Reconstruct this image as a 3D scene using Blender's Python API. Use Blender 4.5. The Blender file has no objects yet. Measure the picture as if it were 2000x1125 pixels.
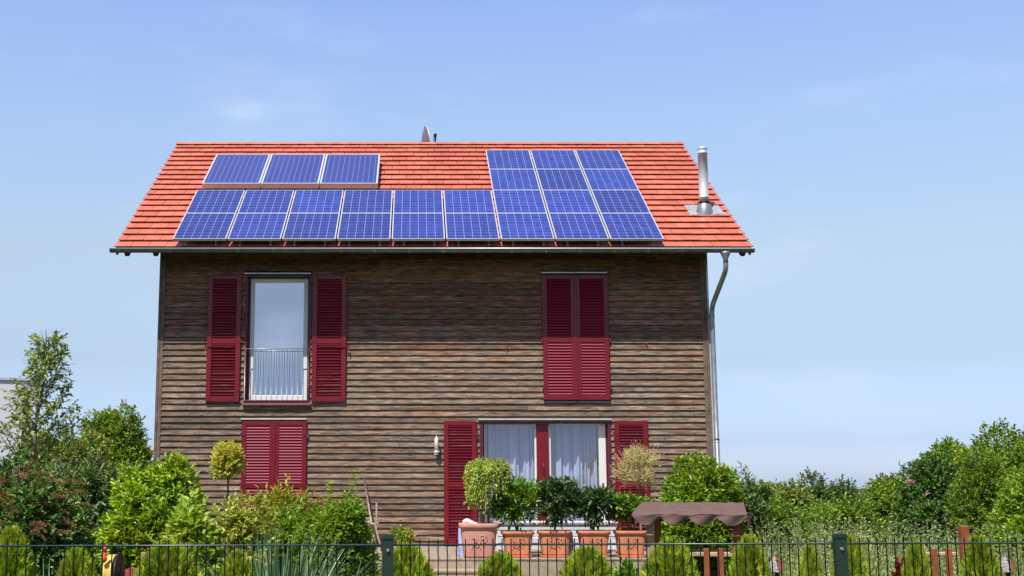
import bpy, math, random
import numpy as np
from mathutils import Vector, Matrix

random.seed(7)
rng = np.random.default_rng(11)
scene = bpy.context.scene
COL = scene.collection

# ------------------------------------------------------------------ camera
F, PX0, HOR = 2400.0, 812.0, 950.0
PITCH = math.atan((HOR - 562.5) / F)
CAMZ = 1.5
cam_d = bpy.data.cameras.new('camera')
cam = bpy.data.objects.new('camera', cam_d)
COL.objects.link(cam)
cam.location = (0, 0, CAMZ)
cam.rotation_euler = (math.pi / 2 + PITCH, 0, 0)
cam_d.sensor_width = 36
cam_d.lens = F / 2000 * 36
cam_d.shift_x = (1000 - PX0) / 2000
cam_d.clip_start = 0.1
cam_d.clip_end = 3000
scene.camera = cam

# ------------------------------------------------------------------ sky, sun, exposure
SUN = Vector((0.50, 1.0, -2.0)).normalized()          # direction the light travels
w = bpy.data.worlds.new('World'); scene.world = w; w.use_nodes = True
nt = w.node_tree; nt.nodes.clear()
sky = nt.nodes.new('ShaderNodeTexSky'); sky.sky_type = 'NISHITA'; sky.sun_disc = False
sky.sun_elevation = math.asin(-SUN.z)
sky.sun_rotation = math.atan2(-SUN.x, -SUN.y) % (2 * math.pi)
sky.air_density = 1.0; sky.dust_density = 1.2; sky.ozone_density = 1.3
bg = nt.nodes.new('ShaderNodeBackground'); bg.inputs[1].default_value = 0.14
out = nt.nodes.new('ShaderNodeOutputWorld')
tc = nt.nodes.new('ShaderNodeTexCoord')
# faint thin summer cloud
mp = nt.nodes.new('ShaderNodeMapping'); mp.inputs['Scale'].default_value = (2.0, 2.0, 6.5)
nz = nt.nodes.new('ShaderNodeTexNoise'); nz.inputs['Scale'].default_value = 2.2; nz.inputs['Detail'].default_value = 6
nz.inputs['Roughness'].default_value = 0.6
rp = nt.nodes.new('ShaderNodeValToRGB')
rp.color_ramp.elements[0].position = 0.56; rp.color_ramp.elements[0].color = (0, 0, 0, 1)
rp.color_ramp.elements[1].position = 0.80; rp.color_ramp.elements[1].color = (0.16, 0.16, 0.16, 1)
mixc = nt.nodes.new('ShaderNodeMixRGB'); mixc.inputs[2].default_value = (6.4, 6.9, 7.6, 1)
tint = nt.nodes.new('ShaderNodeMixRGB'); tint.blend_type = 'MULTIPLY'; tint.inputs[0].default_value = 1
tint.inputs[2].default_value = (1.0, 0.98, 0.97, 1)
L = nt.links.new
sep = nt.nodes.new('ShaderNodeSeparateXYZ'); L(tc.outputs['Generated'], sep.inputs[0])
hz = nt.nodes.new('ShaderNodeValToRGB')              # summer haze: paler and bluer low down, deeper blue overhead
els = hz.color_ramp.elements
for _ in range(5): els.new(.5)
HZ = [(0.0, (1.40, 1.62, 2.40)), (.035, (.90, 1.05, 1.62)), (.10, (1.00, .99, 1.12)), (.184, (1.45, 1.30, 1.20)), (.286, (1.66, 1.56, 1.54)), (.37, (1.68, 1.62, 1.76)), (.75, (1.0, 1.05, 1.3))]
for e, (p_, c_) in zip(els, HZ): e.position = p_; e.color = (c_[0] / 2, c_[1] / 2, c_[2] / 2, 1)
L(sep.outputs[2], hz.inputs[0])
side = nt.nodes.new('ShaderNodeMapRange'); side.interpolation_type = 'SMOOTHSTEP'      # sky brightened ahead and dimmed behind the camera to cut fill on the wall
side.inputs[1].default_value = -.3; side.inputs[2].default_value = .6; side.inputs[3].default_value = 0.92; side.inputs[4].default_value = 1.74
L(sep.outputs[1], side.inputs[0])
vm = nt.nodes.new('ShaderNodeVectorMath'); vm.operation = 'SCALE'; L(hz.outputs[0], vm.inputs[0]); L(side.outputs[0], vm.inputs['Scale'])
L(sky.outputs[0], tint.inputs[1]); L(vm.outputs[0], tint.inputs[2])
L(tc.outputs['Generated'], mp.inputs[0]); L(mp.outputs[0], nz.inputs[0]); L(nz.outputs[0], rp.inputs[0])
def sky_dir(px_, py_, back=False):
    d_ = Vector(((px_ - PX0) / F, math.cos(PITCH) - (562.5 - py_) / F * math.sin(PITCH), math.sin(PITCH) + (562.5 - py_) / F * math.cos(PITCH))).normalized()
    if back: d_.y = -d_.y
    return d_
last = rp.outputs[0]
# one small wisp in the north, one low cumulus in the south (the upper window mirrors it)
for wd, wsc, wst in ((sky_dir(480, 218), (32, 32, 85), .26), (sky_dir(548, 668, True), (26, 26, 30), .62)):
    wv = nt.nodes.new('ShaderNodeVectorMath'); wv.operation = 'SUBTRACT'; wv.inputs[1].default_value = wd; L(tc.outputs['Generated'], wv.inputs[0])
    ws_ = nt.nodes.new('ShaderNodeVectorMath'); ws_.operation = 'MULTIPLY'; ws_.inputs[1].default_value = wsc; L(wv.outputs[0], ws_.inputs[0])
    wn2 = nt.nodes.new('ShaderNodeTexNoise'); wn2.inputs['Scale'].default_value = 1.3; wn2.inputs['Detail'].default_value = 5; L(ws_.outputs[0], wn2.inputs[0])
    wl = nt.nodes.new('ShaderNodeVectorMath'); wl.operation = 'LENGTH'; L(ws_.outputs[0], wl.inputs[0])
    wr = nt.nodes.new('ShaderNodeMapRange'); wr.inputs[1].default_value = 0; wr.inputs[2].default_value = 1.1; wr.inputs[3].default_value = wst; wr.inputs[4].default_value = 0; wr.interpolation_type = 'SMOOTHSTEP'; L(wl.outputs['Value'], wr.inputs[0])
    wm = nt.nodes.new('ShaderNodeMath'); wm.operation = 'MULTIPLY'; L(wr.outputs[0], wm.inputs[0]); L(wn2.outputs[0], wm.inputs[1])
    wa = nt.nodes.new('ShaderNodeMath'); wa.operation = 'ADD'; wa.use_clamp = True; L(last, wa.inputs[0]); L(wm.outputs[0], wa.inputs[1]); last = wa.outputs[0]
L(wa.outputs[0], mixc.inputs[0]); L(tint.outputs[0], mixc.inputs[1]); L(mixc.outputs[0], bg.inputs[0])
L(bg.outputs[0], out.inputs[0])

sd = bpy.data.lights.new('sun', 'SUN'); sd.energy = 5.0; sd.angle = math.radians(0.5); sd.color = (1.0, 0.955, 0.88)
so = bpy.data.objects.new('sun', sd); COL.objects.link(so)
so.rotation_euler = SUN.to_track_quat('-Z', 'Y').to_euler(); so.location = (0, 0, 40)

scene.render.engine = 'CYCLES'
vs = scene.view_settings
vs.view_transform = 'Standard'; vs.look = 'None'; vs.gamma = 1; vs.exposure = 0.18
scene.render.resolution_x = 1024; scene.render.resolution_y = 576
scene.cycles.max_bounces = 8; scene.cycles.transparent_max_bounces = 12

# ------------------------------------------------------------------ picture ray -> point at a real depth
CP, SP = math.cos(PITCH), math.sin(PITCH)
def ray(px, py):
    u = (px - PX0) / F; v = (562.5 - py) / F
    return Vector((u, CP - v * SP, SP + v * CP))
def at(px, py, Y):
    d = ray(px, py); d = d * (Y / d.y)
    return Vector((d.x, d.y, d.z + CAMZ))
def xat(px, py, Y): return at(px, py, Y).x
def zat(py, Y): return at(PX0, py, Y).z

# ------------------------------------------------------------------ object helpers
class MB:
    def __init__(s): s.v = []; s.f = []; s.sm = []
    def add(s, vs_, fs, smooth=False):
        o = len(s.v); s.v += [tuple(p) for p in vs_]
        for f in fs: s.f.append(tuple(i + o for i in f)); s.sm.append(smooth)
        return s
    def hexa(s, p):                      # 8 points: bottom 4 (ccw), top 4
        return s.add(p, [(3, 2, 1, 0), (4, 5, 6, 7), (0, 1, 5, 4), (1, 2, 6, 5), (2, 3, 7, 6), (3, 0, 4, 7)])
    def box(s, x0, x1, y0, y1, z0, z1):
        return s.hexa([(x0, y0, z0), (x1, y0, z0), (x1, y1, z0), (x0, y1, z0),
                       (x0, y0, z1), (x1, y0, z1), (x1, y1, z1), (x0, y1, z1)])
    def cbox(s, x0, x1, y0, y1, z0, z1, b=0.004):   # box with chamfered edges in x and z seen from the front
        b = min(b, (x1 - x0) * .45, (z1 - z0) * .45, abs(y1 - y0) * .45)
        fr = [(x0 + b, y0, z0 + b), (x1 - b, y0, z0 + b), (x1 - b, y0, z1 - b), (x0 + b, y0, z1 - b)]
        mi = [(x0, y0 + b, z0), (x1, y0 + b, z0), (x1, y0 + b, z1), (x0, y0 + b, z1)]
        bk = [(x0, y1, z0), (x1, y1, z0), (x1, y1, z1), (x0, y1, z1)]
        fs = [(0, 1, 2, 3), (11, 10, 9, 8)]
        for k in range(4):
            n = (k + 1) % 4
            fs += [(k, k + 4, n + 4, n), (k + 4, k + 8, n + 8, n + 4)]
        return s.add(fr + mi + bk, fs)
    def obox(s, c, ax, ay, az):          # centre and three half-axis vectors
        c, ax, ay, az = map(Vector, (c, ax, ay, az))
        return s.hexa([c - ax - ay - az, c + ax - ay - az, c + ax + ay - az, c - ax + ay - az,
                       c - ax - ay + az, c + ax - ay + az, c + ax + ay + az, c - ax + ay + az])
    def tube(s, pts, r, n=8, cap=True, smooth=True):
        pts = [Vector(p) for p in pts]
        rr = r if isinstance(r, (list, tuple)) else [r] * len(pts)
        rings = []; ref = None
        for i, p in enumerate(pts):
            t = (pts[min(i + 1, len(pts) - 1)] - pts[max(i - 1, 0)]).normalized()
            if ref is None:
                ref = Vector((0, 0, 1)) if abs(t.z) < .9 else Vector((1, 0, 0))
            a = t.cross(ref).normalized(); b = t.cross(a).normalized(); ref = -b if b.dot(ref) < 0 else b
            ref = (ref - t * ref.dot(t)).normalized(); a = t.cross(ref)
            rings.append([p + (a * math.cos(q) + ref * math.sin(q)) * rr[i] for q in [2 * math.pi * k / n for k in range(n)]])
        vs_ = [q for R in rings for q in R]; fs = []
        for i in range(len(pts) - 1):
            for k in range(n):
                fs.append((i * n + k, i * n + (k + 1) % n, (i + 1) * n + (k + 1) % n, (i + 1) * n + k))
        s.add(vs_, fs, smooth)
        if cap:
            o = len(s.v) - len(vs_)
            s.f.append(tuple(o + k for k in range(n))); s.sm.append(False)
            s.f.append(tuple(o + (len(pts) - 1) * n + k for k in reversed(range(n)))); s.sm.append(False)
        return s
    def lathe(s, c, prof, n=24, smooth=True, sq=0.0):    # prof: (r, z); sq>0 squares the section
        c = Vector(c); vs_ = []
        for (r, z) in prof:
            for k in range(n):
                a = 2 * math.pi * (k + .5) / n
                x, y = math.cos(a), math.sin(a)
                if sq > 0:
                    m = (abs(x) ** sq + abs(y) ** sq) ** (-1 / sq); x *= m; y *= m
                vs_.append((c.x + r * x, c.y + r * y, c.z + z))
        fs = []
        for i in range(len(prof) - 1):
            for k in range(n):
                fs.append((i * n + k, i * n + (k + 1) % n, (i + 1) * n + (k + 1) % n, (i + 1) * n + k))
        fs.append(tuple(reversed(range(n)))); fs.append(tuple((len(prof) - 1) * n + k for k in range(n)))
        return s.add(vs_, fs, smooth)
    def mesh(s, name, off=(0, 0, 0)):
        me = bpy.data.meshes.new(name)
        o = Vector(off)
        me.from_pydata([Vector(p) - o for p in s.v], [], s.f)
        me.polygons.foreach_set('use_smooth', s.sm)
        me.update()
        return me

def props(o, label=None, cat=None, group=None, kind=None):
    if label: o['label'] = label
    if cat: o['category'] = cat
    if group: o['group'] = group
    if kind: o['kind'] = kind
    return o
def link(name, me, mat, parent=None):
    o = bpy.data.objects.new(name, me); COL.objects.link(o)
    if mat and not me.materials: me.materials.append(mat)
    if parent: o.parent = parent
    return o
ROOTLOC = {}
def thing(name, label, cat, loc, group=None):
    o = bpy.data.objects.new(name, None); COL.objects.link(o); o.location = loc
    o.empty_display_size = .1
    ROOTLOC[o.name] = Vector(loc)
    return props(o, label, cat, group)
def rloc(o):
    while o.parent: o = o.parent
    return ROOTLOC[o.name]
def part(name, mb, mat, parent, label=None):
    o = link(name, mb.mesh(name, rloc(parent)), mat, parent)
    if label: o['label'] = label
    return o
def single(name, mb, mat, label=None, cat=None, loc=(0, 0, 0), group=None, kind=None):
    o = link(name, mb.mesh(name, loc), mat); o.location = loc; ROOTLOC[o.name] = Vector(loc)
    return props(o, label, cat, group, kind)
def copy_tree(o, parent=None):
    c = o.copy(); COL.objects.link(c); c.parent = parent
    for ch in list(o.children): copy_tree(ch, c)
    return c

# ------------------------------------------------------------------ materials
def mat_new(name):
    m = bpy.data.materials.new(name); m.use_nodes = True
    t = m.node_tree; t.nodes.clear()
    o = t.nodes.new('ShaderNodeOutputMaterial'); p = t.nodes.new('ShaderNodeBsdfPrincipled')
    t.links.new(p.outputs[0], o.inputs[0])
    return m, t, p, o
def N(t, typ, **kw):
    n = t.nodes.new(typ)
    for k, v in kw.items():
        if k.startswith('i_'):
            key = k[2:]; n.inputs[int(key) if key.isdigit() else key].default_value = v
        else: setattr(n, k, v)
    return n
def ramp(t, cols):
    r = t.nodes.new('ShaderNodeValToRGB'); e = r.color_ramp.elements
    while len(e) < len(cols): e.new(0.5)
    for i, (p, c) in enumerate(cols): e[i].position = p; e[i].color = (*c, 1)
    return r
def coords(t, scale=(1, 1, 1), island=0.0):
    c = t.nodes.new('ShaderNodeTexCoord'); m = N(t, 'ShaderNodeMapping'); m.inputs['Scale'].default_value = scale
    t.links.new(c.outputs['Object'], m.inputs[0])
    if island:
        g = t.nodes.new('ShaderNodeNewGeometry'); mm = N(t, 'ShaderNodeMath', operation='MULTIPLY'); mm.inputs[1].default_value = island
        t.links.new(g.outputs['Random Per Island'], mm.inputs[0])
        cb = t.nodes.new('ShaderNodeCombineXYZ')
        for k in range(3): t.links.new(mm.outputs[0], cb.inputs[k])
        t.links.new(cb.outputs[0], m.inputs['Location'])
    return m
def simple(name, col, rough=.5, metal=0, spec=.5, noise=.12, nscale=20, bump=0, coat=0):
    m, t, p, o = mat_new(name)
    p.inputs['Roughness'].default_value = rough; p.inputs['Metallic'].default_value = metal
    p.inputs['Specular IOR Level'].default_value = spec
    if coat: p.inputs['Coat Weight'].default_value = coat; p.inputs['Coat Roughness'].default_value = .15
    mp_ = coords(t); n = N(t, 'ShaderNodeTexNoise'); n.inputs['Scale'].default_value = nscale; n.inputs['Detail'].default_value = 5
    t.links.new(mp_.outputs[0], n.inputs[0])
    a = tuple(max(0, c * (1 - noise)) for c in col); b = tuple(min(1, c * (1 + noise)) for c in col)
    r = ramp(t, [(.3, a), (.7, b)]); t.links.new(n.outputs[0], r.inputs[0]); t.links.new(r.outputs[0], p.inputs[0])
    if bump:
        bp = N(t, 'ShaderNodeBump'); bp.inputs['Strength'].default_value = bump; bp.inputs['Distance'].default_value = .01
        t.links.new(n.outputs[0], bp.inputs['Height']); t.links.new(bp.outputs[0], p.inputs['Normal'])
    return m
def leafmat(name, c1, c2, c3=None, rough=.45, trans=.3, spec=.5, sc=1.5):
    """per-leaf hue variation (each leaf is one island), slow variation through the crown, light through the blade"""
    m, t, p, o = mat_new(name)
    g = t.nodes.new('ShaderNodeNewGeometry')
    cols = [(0, c1), (.65, c2)] + ([(.9, c3)] if c3 else [])
    r = ramp(t, cols); t.links.new(g.outputs['Random Per Island'], r.inputs[0])
    mp_ = coords(t); n = N(t, 'ShaderNodeTexNoise'); n.inputs['Scale'].default_value = sc; n.inputs['Detail'].default_value = 3
    t.links.new(mp_.outputs[0], n.inputs[0])
    hs = N(t, 'ShaderNodeHueSaturation'); t.links.new(r.outputs[0], hs.inputs['Color'])
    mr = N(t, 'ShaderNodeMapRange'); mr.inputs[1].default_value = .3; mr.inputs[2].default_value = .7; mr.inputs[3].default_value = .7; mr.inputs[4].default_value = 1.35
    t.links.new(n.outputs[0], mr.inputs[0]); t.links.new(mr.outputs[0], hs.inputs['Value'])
    mh = N(t, 'ShaderNodeMapRange'); mh.inputs[1].default_value = .3; mh.inputs[2].default_value = .7; mh.inputs[3].default_value = .485; mh.inputs[4].default_value = .512
    n2 = N(t, 'ShaderNodeTexNoise'); n2.inputs['Scale'].default_value = sc * 1.7; t.links.new(mp_.outputs[0], n2.inputs[0])
    t.links.new(n2.outputs[0], mh.inputs[0]); t.links.new(mh.outputs[0], hs.inputs['Hue'])
    t.links.new(hs.outputs[0], p.inputs[0])
    p.inputs['Roughness'].default_value = rough; p.inputs['Specular IOR Level'].default_value = spec
    tr = N(t, 'ShaderNodeBsdfTranslucent'); bright = N(t, 'ShaderNodeMixRGB', blend_type='MULTIPLY'); bright.inputs[0].default_value = 1
    bright.inputs[2].default_value = (1.5, 1.5, .7, 1)
    t.links.new(hs.outputs[0], bright.inputs[1]); t.links.new(bright.outputs[0], tr.inputs[0])
    mx = t.nodes.new('ShaderNodeMixShader'); mx.inputs[0].default_value = trans
    t.links.new(p.outputs[0], mx.inputs[1]); t.links.new(tr.outputs[0], mx.inputs[2]); t.links.new(mx.outputs[0], o.inputs[0])
    return m

BOARD0 = -((zat(1067, 21.7) - .12) / .1075 % 1)
def siding_mat(name='weathered_siding', vertical=False):
    m, t, p, o = mat_new(name)
    sc = (2.0, 15, 15) if not vertical else (15, 2.0, 15)
    mp_ = coords(t, sc, 37.0)
    n = N(t, 'ShaderNodeTexNoise'); n.inputs['Scale'].default_value = 2.2; n.inputs['Detail'].default_value = 9; n.inputs['Roughness'].default_value = .65; n.inputs['Distortion'].default_value = .4
    t.links.new(mp_.outputs[0], n.inputs[0])
    r = ramp(t, [(.30, (.062, .047, .037)), (.44, (.150, .115, .088)), (.56, (.245, .190, .148)), (.70, (.40, .325, .262))])
    t.links.new(n.outputs[0], r.inputs[0])
    # orange-brown patches where the grey skin has worn or never formed
    mp2 = coords(t, (1.5, 3.2, 5.5) if not vertical else (3.2, 1.5, 5.5), 11.0)
    n2 = N(t, 'ShaderNodeTexNoise'); n2.inputs['Scale'].default_value = 1.3; n2.inputs['Detail'].default_value = 6
    t.links.new(mp2.outputs[0], n2.inputs[0])
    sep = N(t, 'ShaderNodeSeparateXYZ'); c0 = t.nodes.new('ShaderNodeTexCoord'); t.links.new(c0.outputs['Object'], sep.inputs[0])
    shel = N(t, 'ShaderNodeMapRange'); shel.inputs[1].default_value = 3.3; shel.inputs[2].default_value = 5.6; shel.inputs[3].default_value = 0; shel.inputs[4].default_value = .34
    t.links.new(sep.outputs[2], shel.inputs[0])                       # top boards: sheltered brown wood, with some eave shade put into the colour
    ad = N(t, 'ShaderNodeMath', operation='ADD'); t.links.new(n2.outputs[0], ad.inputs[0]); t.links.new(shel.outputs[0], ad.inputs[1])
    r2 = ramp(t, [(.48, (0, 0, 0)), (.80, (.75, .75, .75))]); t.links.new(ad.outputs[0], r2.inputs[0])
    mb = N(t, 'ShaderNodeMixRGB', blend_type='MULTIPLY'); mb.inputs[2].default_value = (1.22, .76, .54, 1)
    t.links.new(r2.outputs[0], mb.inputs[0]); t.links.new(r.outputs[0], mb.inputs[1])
    # board-to-board difference
    g = t.nodes.new('ShaderNodeNewGeometry'); mr = N(t, 'ShaderNodeMapRange'); mr.inputs[3].default_value = .62; mr.inputs[4].default_value = 1.22
    t.links.new(g.outputs['Random Per Island'], mr.inputs[0])
    hs = N(t, 'ShaderNodeHueSaturation'); t.links.new(mr.outputs[0], hs.inputs['Value']); t.links.new(mb.outputs[0], hs.inputs['Color'])
    # the lower half of each board is silvered, the lapped upper half keeps more brown
    fz = N(t, 'ShaderNodeMath', operation='MULTIPLY_ADD'); fz.inputs[1].default_value = 1 / .1075; fz.inputs[2].default_value = BOARD0; t.links.new(sep.outputs[2], fz.inputs[0])
    fr = N(t, 'ShaderNodeMath', operation='FRACT'); t.links.new(fz.outputs[0], fr.inputs[0])
    af = N(t, 'ShaderNodeMath', operation='MULTIPLY_ADD'); af.inputs[1].default_value = .5; t.links.new(n2.outputs[0], af.inputs[0]); t.links.new(fr.outputs[0], af.inputs[2])
    rg = ramp(t, [(.30, (.96, 1.0, 1.06)), (.62, (1.0, .97, .93)), (1.1 / 1.2, (1.22, .98, .80))]); t.links.new(af.outputs[0], rg.inputs[0])
    mg = N(t, 'ShaderNodeMixRGB', blend_type='MULTIPLY'); mg.inputs[0].default_value = 1; t.links.new(hs.outputs[0], mg.inputs[1]); t.links.new(rg.outputs[0], mg.inputs[2])
    hs = mg
    # knots and streaks
    mp3 = coords(t, (1.6, 6, 6) if not vertical else (6, 1.6, 6), 23.0)
    v = N(t, 'ShaderNodeTexVoronoi'); v.inputs['Scale'].default_value = 1.6; t.links.new(mp3.outputs[0], v.inputs[0])
    r3 = ramp(t, [(.05, (.12, .09, .07)), (.11, (1, 1, 1))]); t.links.new(v.outputs['Distance'], r3.inputs[0])
    mk = N(t, 'ShaderNodeMixRGB', blend_type='MULTIPLY'); mk.inputs[0].default_value = .85
    t.links.new(hs.outputs[0], mk.inputs[1]); t.links.new(r3.outputs[0], mk.inputs[2]); t.links.new(mk.outputs[0], p.inputs[0])
    p.inputs['Roughness'].default_value = .75; p.inputs['Specular IOR Level'].default_value = .25
    mp4 = coords(t, (2.5, 60, 60) if not vertical else (60, 2.5, 60), 5.0)
    n4 = N(t, 'ShaderNodeTexNoise'); n4.inputs['Scale'].default_value = 2; n4.inputs['Detail'].default_value = 4; t.links.new(mp4.outputs[0], n4.inputs[0])
    bp = N(t, 'ShaderNodeBump'); bp.inputs['Strength'].default_value = .6; bp.inputs['Distance'].default_value = .006
    t.links.new(n4.outputs[0], bp.inputs['Height']); t.links.new(bp.outputs[0], p.inputs['Normal'])
    return m

def tile_mat():
    m, t, p, o = mat_new('red_roof_tile')
    g = t.nodes.new('ShaderNodeNewGeometry')
    r = ramp(t, [(0, (.57, .150, .088)), (.5, (.61, .172, .102)), (1, (.65, .200, .125))]); t.links.new(g.outputs['Random Per Island'], r.inputs[0])
    mp_ = coords(t); n = N(t, 'ShaderNodeTexNoise'); n.inputs['Scale'].default_value = 1.1; n.inputs['Detail'].default_value = 8; n.inputs['Roughness'].default_value = .7
    t.links.new(mp_.outputs[0], n.inputs[0]); r2 = ramp(t, [(.3, (.80, .76, .74)), (.7, (1.08, 1.1, 1.12))]); t.links.new(n.outputs[0], r2.inputs[0])
    mx = N(t, 'ShaderNodeMixRGB', blend_type='MULTIPLY'); mx.inputs[0].default_value = 1; t.links.new(r.outputs[0], mx.inputs[1]); t.links.new(r2.outputs[0], mx.inputs[2])
    t.links.new(mx.outputs[0], p.inputs[0]); p.inputs['Roughness'].default_value = .42; p.inputs['Specular IOR Level'].default_value = .5
    n3 = N(t, 'ShaderNodeTexNoise'); n3.inputs['Scale'].default_value = 55; t.links.new(mp_.outputs[0], n3.inputs[0])
    bp = N(t, 'ShaderNodeBump'); bp.inputs['Strength'].default_value = .15; bp.inputs['Distance'].default_value = .004
    t.links.new(n3.outputs[0], bp.inputs['Height']); t.links.new(bp.outputs[0], p.inputs['Normal'])
    return m

def cell_mat(pw, ph, nx, ny):
    """polycrystalline cells: x across, y up the slope, both from the panel's own corner"""
    m, t, p, o = mat_new('solar_cells')
    c = t.nodes.new('ShaderNodeTexCoord'); s = N(t, 'ShaderNodeSeparateXYZ'); t.links.new(c.outputs['UV'], s.inputs[0])
    def line(outp, n, half, off=0.0):
        a = N(t, 'ShaderNodeMath', operation='MULTIPLY_ADD'); a.inputs[1].default_value = n; a.inputs[2].default_value = off; t.links.new(outp, a.inputs[0])
        f = N(t, 'ShaderNodeMath', operation='FRACT'); t.links.new(a.outputs[0], f.inputs[0])
        d = N(t, 'ShaderNodeMath', operation='SUBTRACT'); d.inputs[1].default_value = .5; t.links.new(f.outputs[0], d.inputs[0])
        ab = N(t, 'ShaderNodeMath', operation='ABSOLUTE'); t.links.new(d.outputs[0], ab.inputs[0])
        gt = N(t, 'ShaderNodeMath', operation='GREATER_THAN'); gt.inputs[1].default_value = .5 - half; t.links.new(ab.outputs[0], gt.inputs[0])
        return gt.outputs[0]
    gx = line(s.outputs[0], nx, .032); gy = line(s.outputs[1], ny, .022)
    b1 = line(s.outputs[0], nx, .013, .30); b2 = line(s.outputs[0], nx, .013, .70)
    def mx(a, b):
        q = N(t, 'ShaderNodeMath', operation='MAXIMUM'); t.links.new(a, q.inputs[0]); t.links.new(b, q.inputs[1]); return q.outputs[0]
    grid = mx(gx, gy); bus = mx(b1, b2)
    # crystal mottling, cell to cell shade
    mv = N(t, 'ShaderNodeVectorMath', operation='MULTIPLY'); mv.inputs[1].default_value = (nx, ny, 1); t.links.new(c.outputs['UV'], mv.inputs[0])
    fl = N(t, 'ShaderNodeVectorMath', operation='FLOOR'); t.links.new(mv.outputs[0], fl.inputs[0])
    oi = t.nodes.new('ShaderNodeObjectInfo'); av = N(t, 'ShaderNodeVectorMath', operation='ADD'); t.links.new(fl.outputs[0], av.inputs[0]); t.links.new(oi.outputs['Location'], av.inputs[1])
    wn = N(t, 'ShaderNodeTexWhiteNoise'); t.links.new(av.outputs[0], wn.inputs[0])
    vo = N(t, 'ShaderNodeTexVoronoi'); vo.inputs['Scale'].default_value = 26; t.links.new(c.outputs['Object'], vo.inputs[0])
    ad = N(t, 'ShaderNodeMath', operation='MULTIPLY_ADD'); ad.inputs[1].default_value = .5; t.links.new(wn.outputs[0], ad.inputs[0])
    sp = N(t, 'ShaderNodeSeparateXYZ'); t.links.new(vo.outputs['Color'], sp.inputs[0]); h = N(t, 'ShaderNodeMath', operation='MULTIPLY'); h.inputs[1].default_value = .5; t.links.new(sp.outputs[0], h.inputs[0]); t.links.new(h.outputs[0], ad.inputs[2])
    r = ramp(t, [(0, (.015, .024, .15)), (.5, (.022, .036, .22)), (1, (.034, .058, .30))]); t.links.new(ad.outputs[0], r.inputs[0])
    pv_ = N(t, 'ShaderNodeMapRange'); pv_.inputs[3].default_value = .80; pv_.inputs[4].default_value = 1.30; t.links.new(oi.outputs['Random'], pv_.inputs[0])
    dn = N(t, 'ShaderNodeTexNoise'); dn.inputs['Scale'].default_value = 1.6; dn.inputs['Detail'].default_value = 4; t.links.new(c.outputs['Object'], dn.inputs[0])
    dm = N(t, 'ShaderNodeMath', operation='MULTIPLY_ADD'); dm.inputs[1].default_value = .6; dm.inputs[2].default_value = .7; t.links.new(dn.outputs[0], dm.inputs[0])
    pm = N(t, 'ShaderNodeMath', operation='MULTIPLY'); t.links.new(pv_.outputs[0], pm.inputs[0]); t.links.new(dm.outputs[0], pm.inputs[1])
    hv = N(t, 'ShaderNodeHueSaturation'); t.links.new(r.outputs[0], hv.inputs['Color']); t.links.new(pm.outputs[0], hv.inputs['Value']); r = hv
    m1 = N(t, 'ShaderNodeMixRGB'); m1.inputs[2].default_value = (.085, .11, .44, 1); t.links.new(bus, m1.inputs[0]); t.links.new(r.outputs[0], m1.inputs[1])
    m2 = N(t, 'ShaderNodeMixRGB'); m2.inputs[2].default_value = (.25, .29, .66, 1); t.links.new(grid, m2.inputs[0]); t.links.new(m1.outputs[0], m2.inputs[1])
    t.links.new(m2.outputs[0], p.inputs[0]); p.inputs['Roughness'].default_value = .35
    p.inputs['Coat Weight'].default_value = .6; p.inputs['Coat Roughness'].default_value = .04; p.inputs['Coat IOR'].default_value = 1.4
    return m
def collector_mat():
    m, t, p, o = mat_new('collector_absorber')
    c = t.nodes.new('ShaderNodeTexCoord'); s = N(t, 'ShaderNodeSeparateXYZ'); t.links.new(c.outputs['UV'], s.inputs[0])
    a = N(t, 'ShaderNodeMath', operation='MULTIPLY_ADD'); a.inputs[1].default_value = 10; a.inputs[2].default_value = 0; t.links.new(s.outputs[0], a.inputs[0])
    f = N(t, 'ShaderNodeMath', operation='FRACT'); t.links.new(a.outputs[0], f.inputs[0])
    r = ramp(t, [(0, (.045, .05, .25)), (.44, (.042, .05, .25)), (.475, (.22, .24, .56)), (.525, (.22, .24, .56)), (.56, (.045, .05, .24)), (1, (.045, .05, .25))])
    t.links.new(f.outputs[0], r.inputs[0])
    # absorber stops short of the frame
    d = N(t, 'ShaderNodeMath', operation='SUBTRACT'); d.inputs[1].default_value = .5; t.links.new(s.outputs[1], d.inputs[0])
    ab = N(t, 'ShaderNodeMath', operation='ABSOLUTE'); t.links.new(d.outputs[0], ab.inputs[0])
    gt = N(t, 'ShaderNodeMath', operation='GREATER_THAN'); gt.inputs[1].default_value = .455; t.links.new(ab.outputs[0], gt.inputs[0])
    mx = N(t, 'ShaderNodeMixRGB'); mx.inputs[2].default_value = (.06, .07, .30, 1); t.links.new(gt.outputs[0], mx.inputs[0]); t.links.new(r.outputs[0], mx.inputs[1])
    t.links.new(mx.outputs[0], p.inputs[0]); p.inputs['Roughness'].default_value = .3; p.inputs['Coat Weight'].default_value = 1; p.inputs['Coat Roughness'].default_value = .05
    return m
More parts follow.
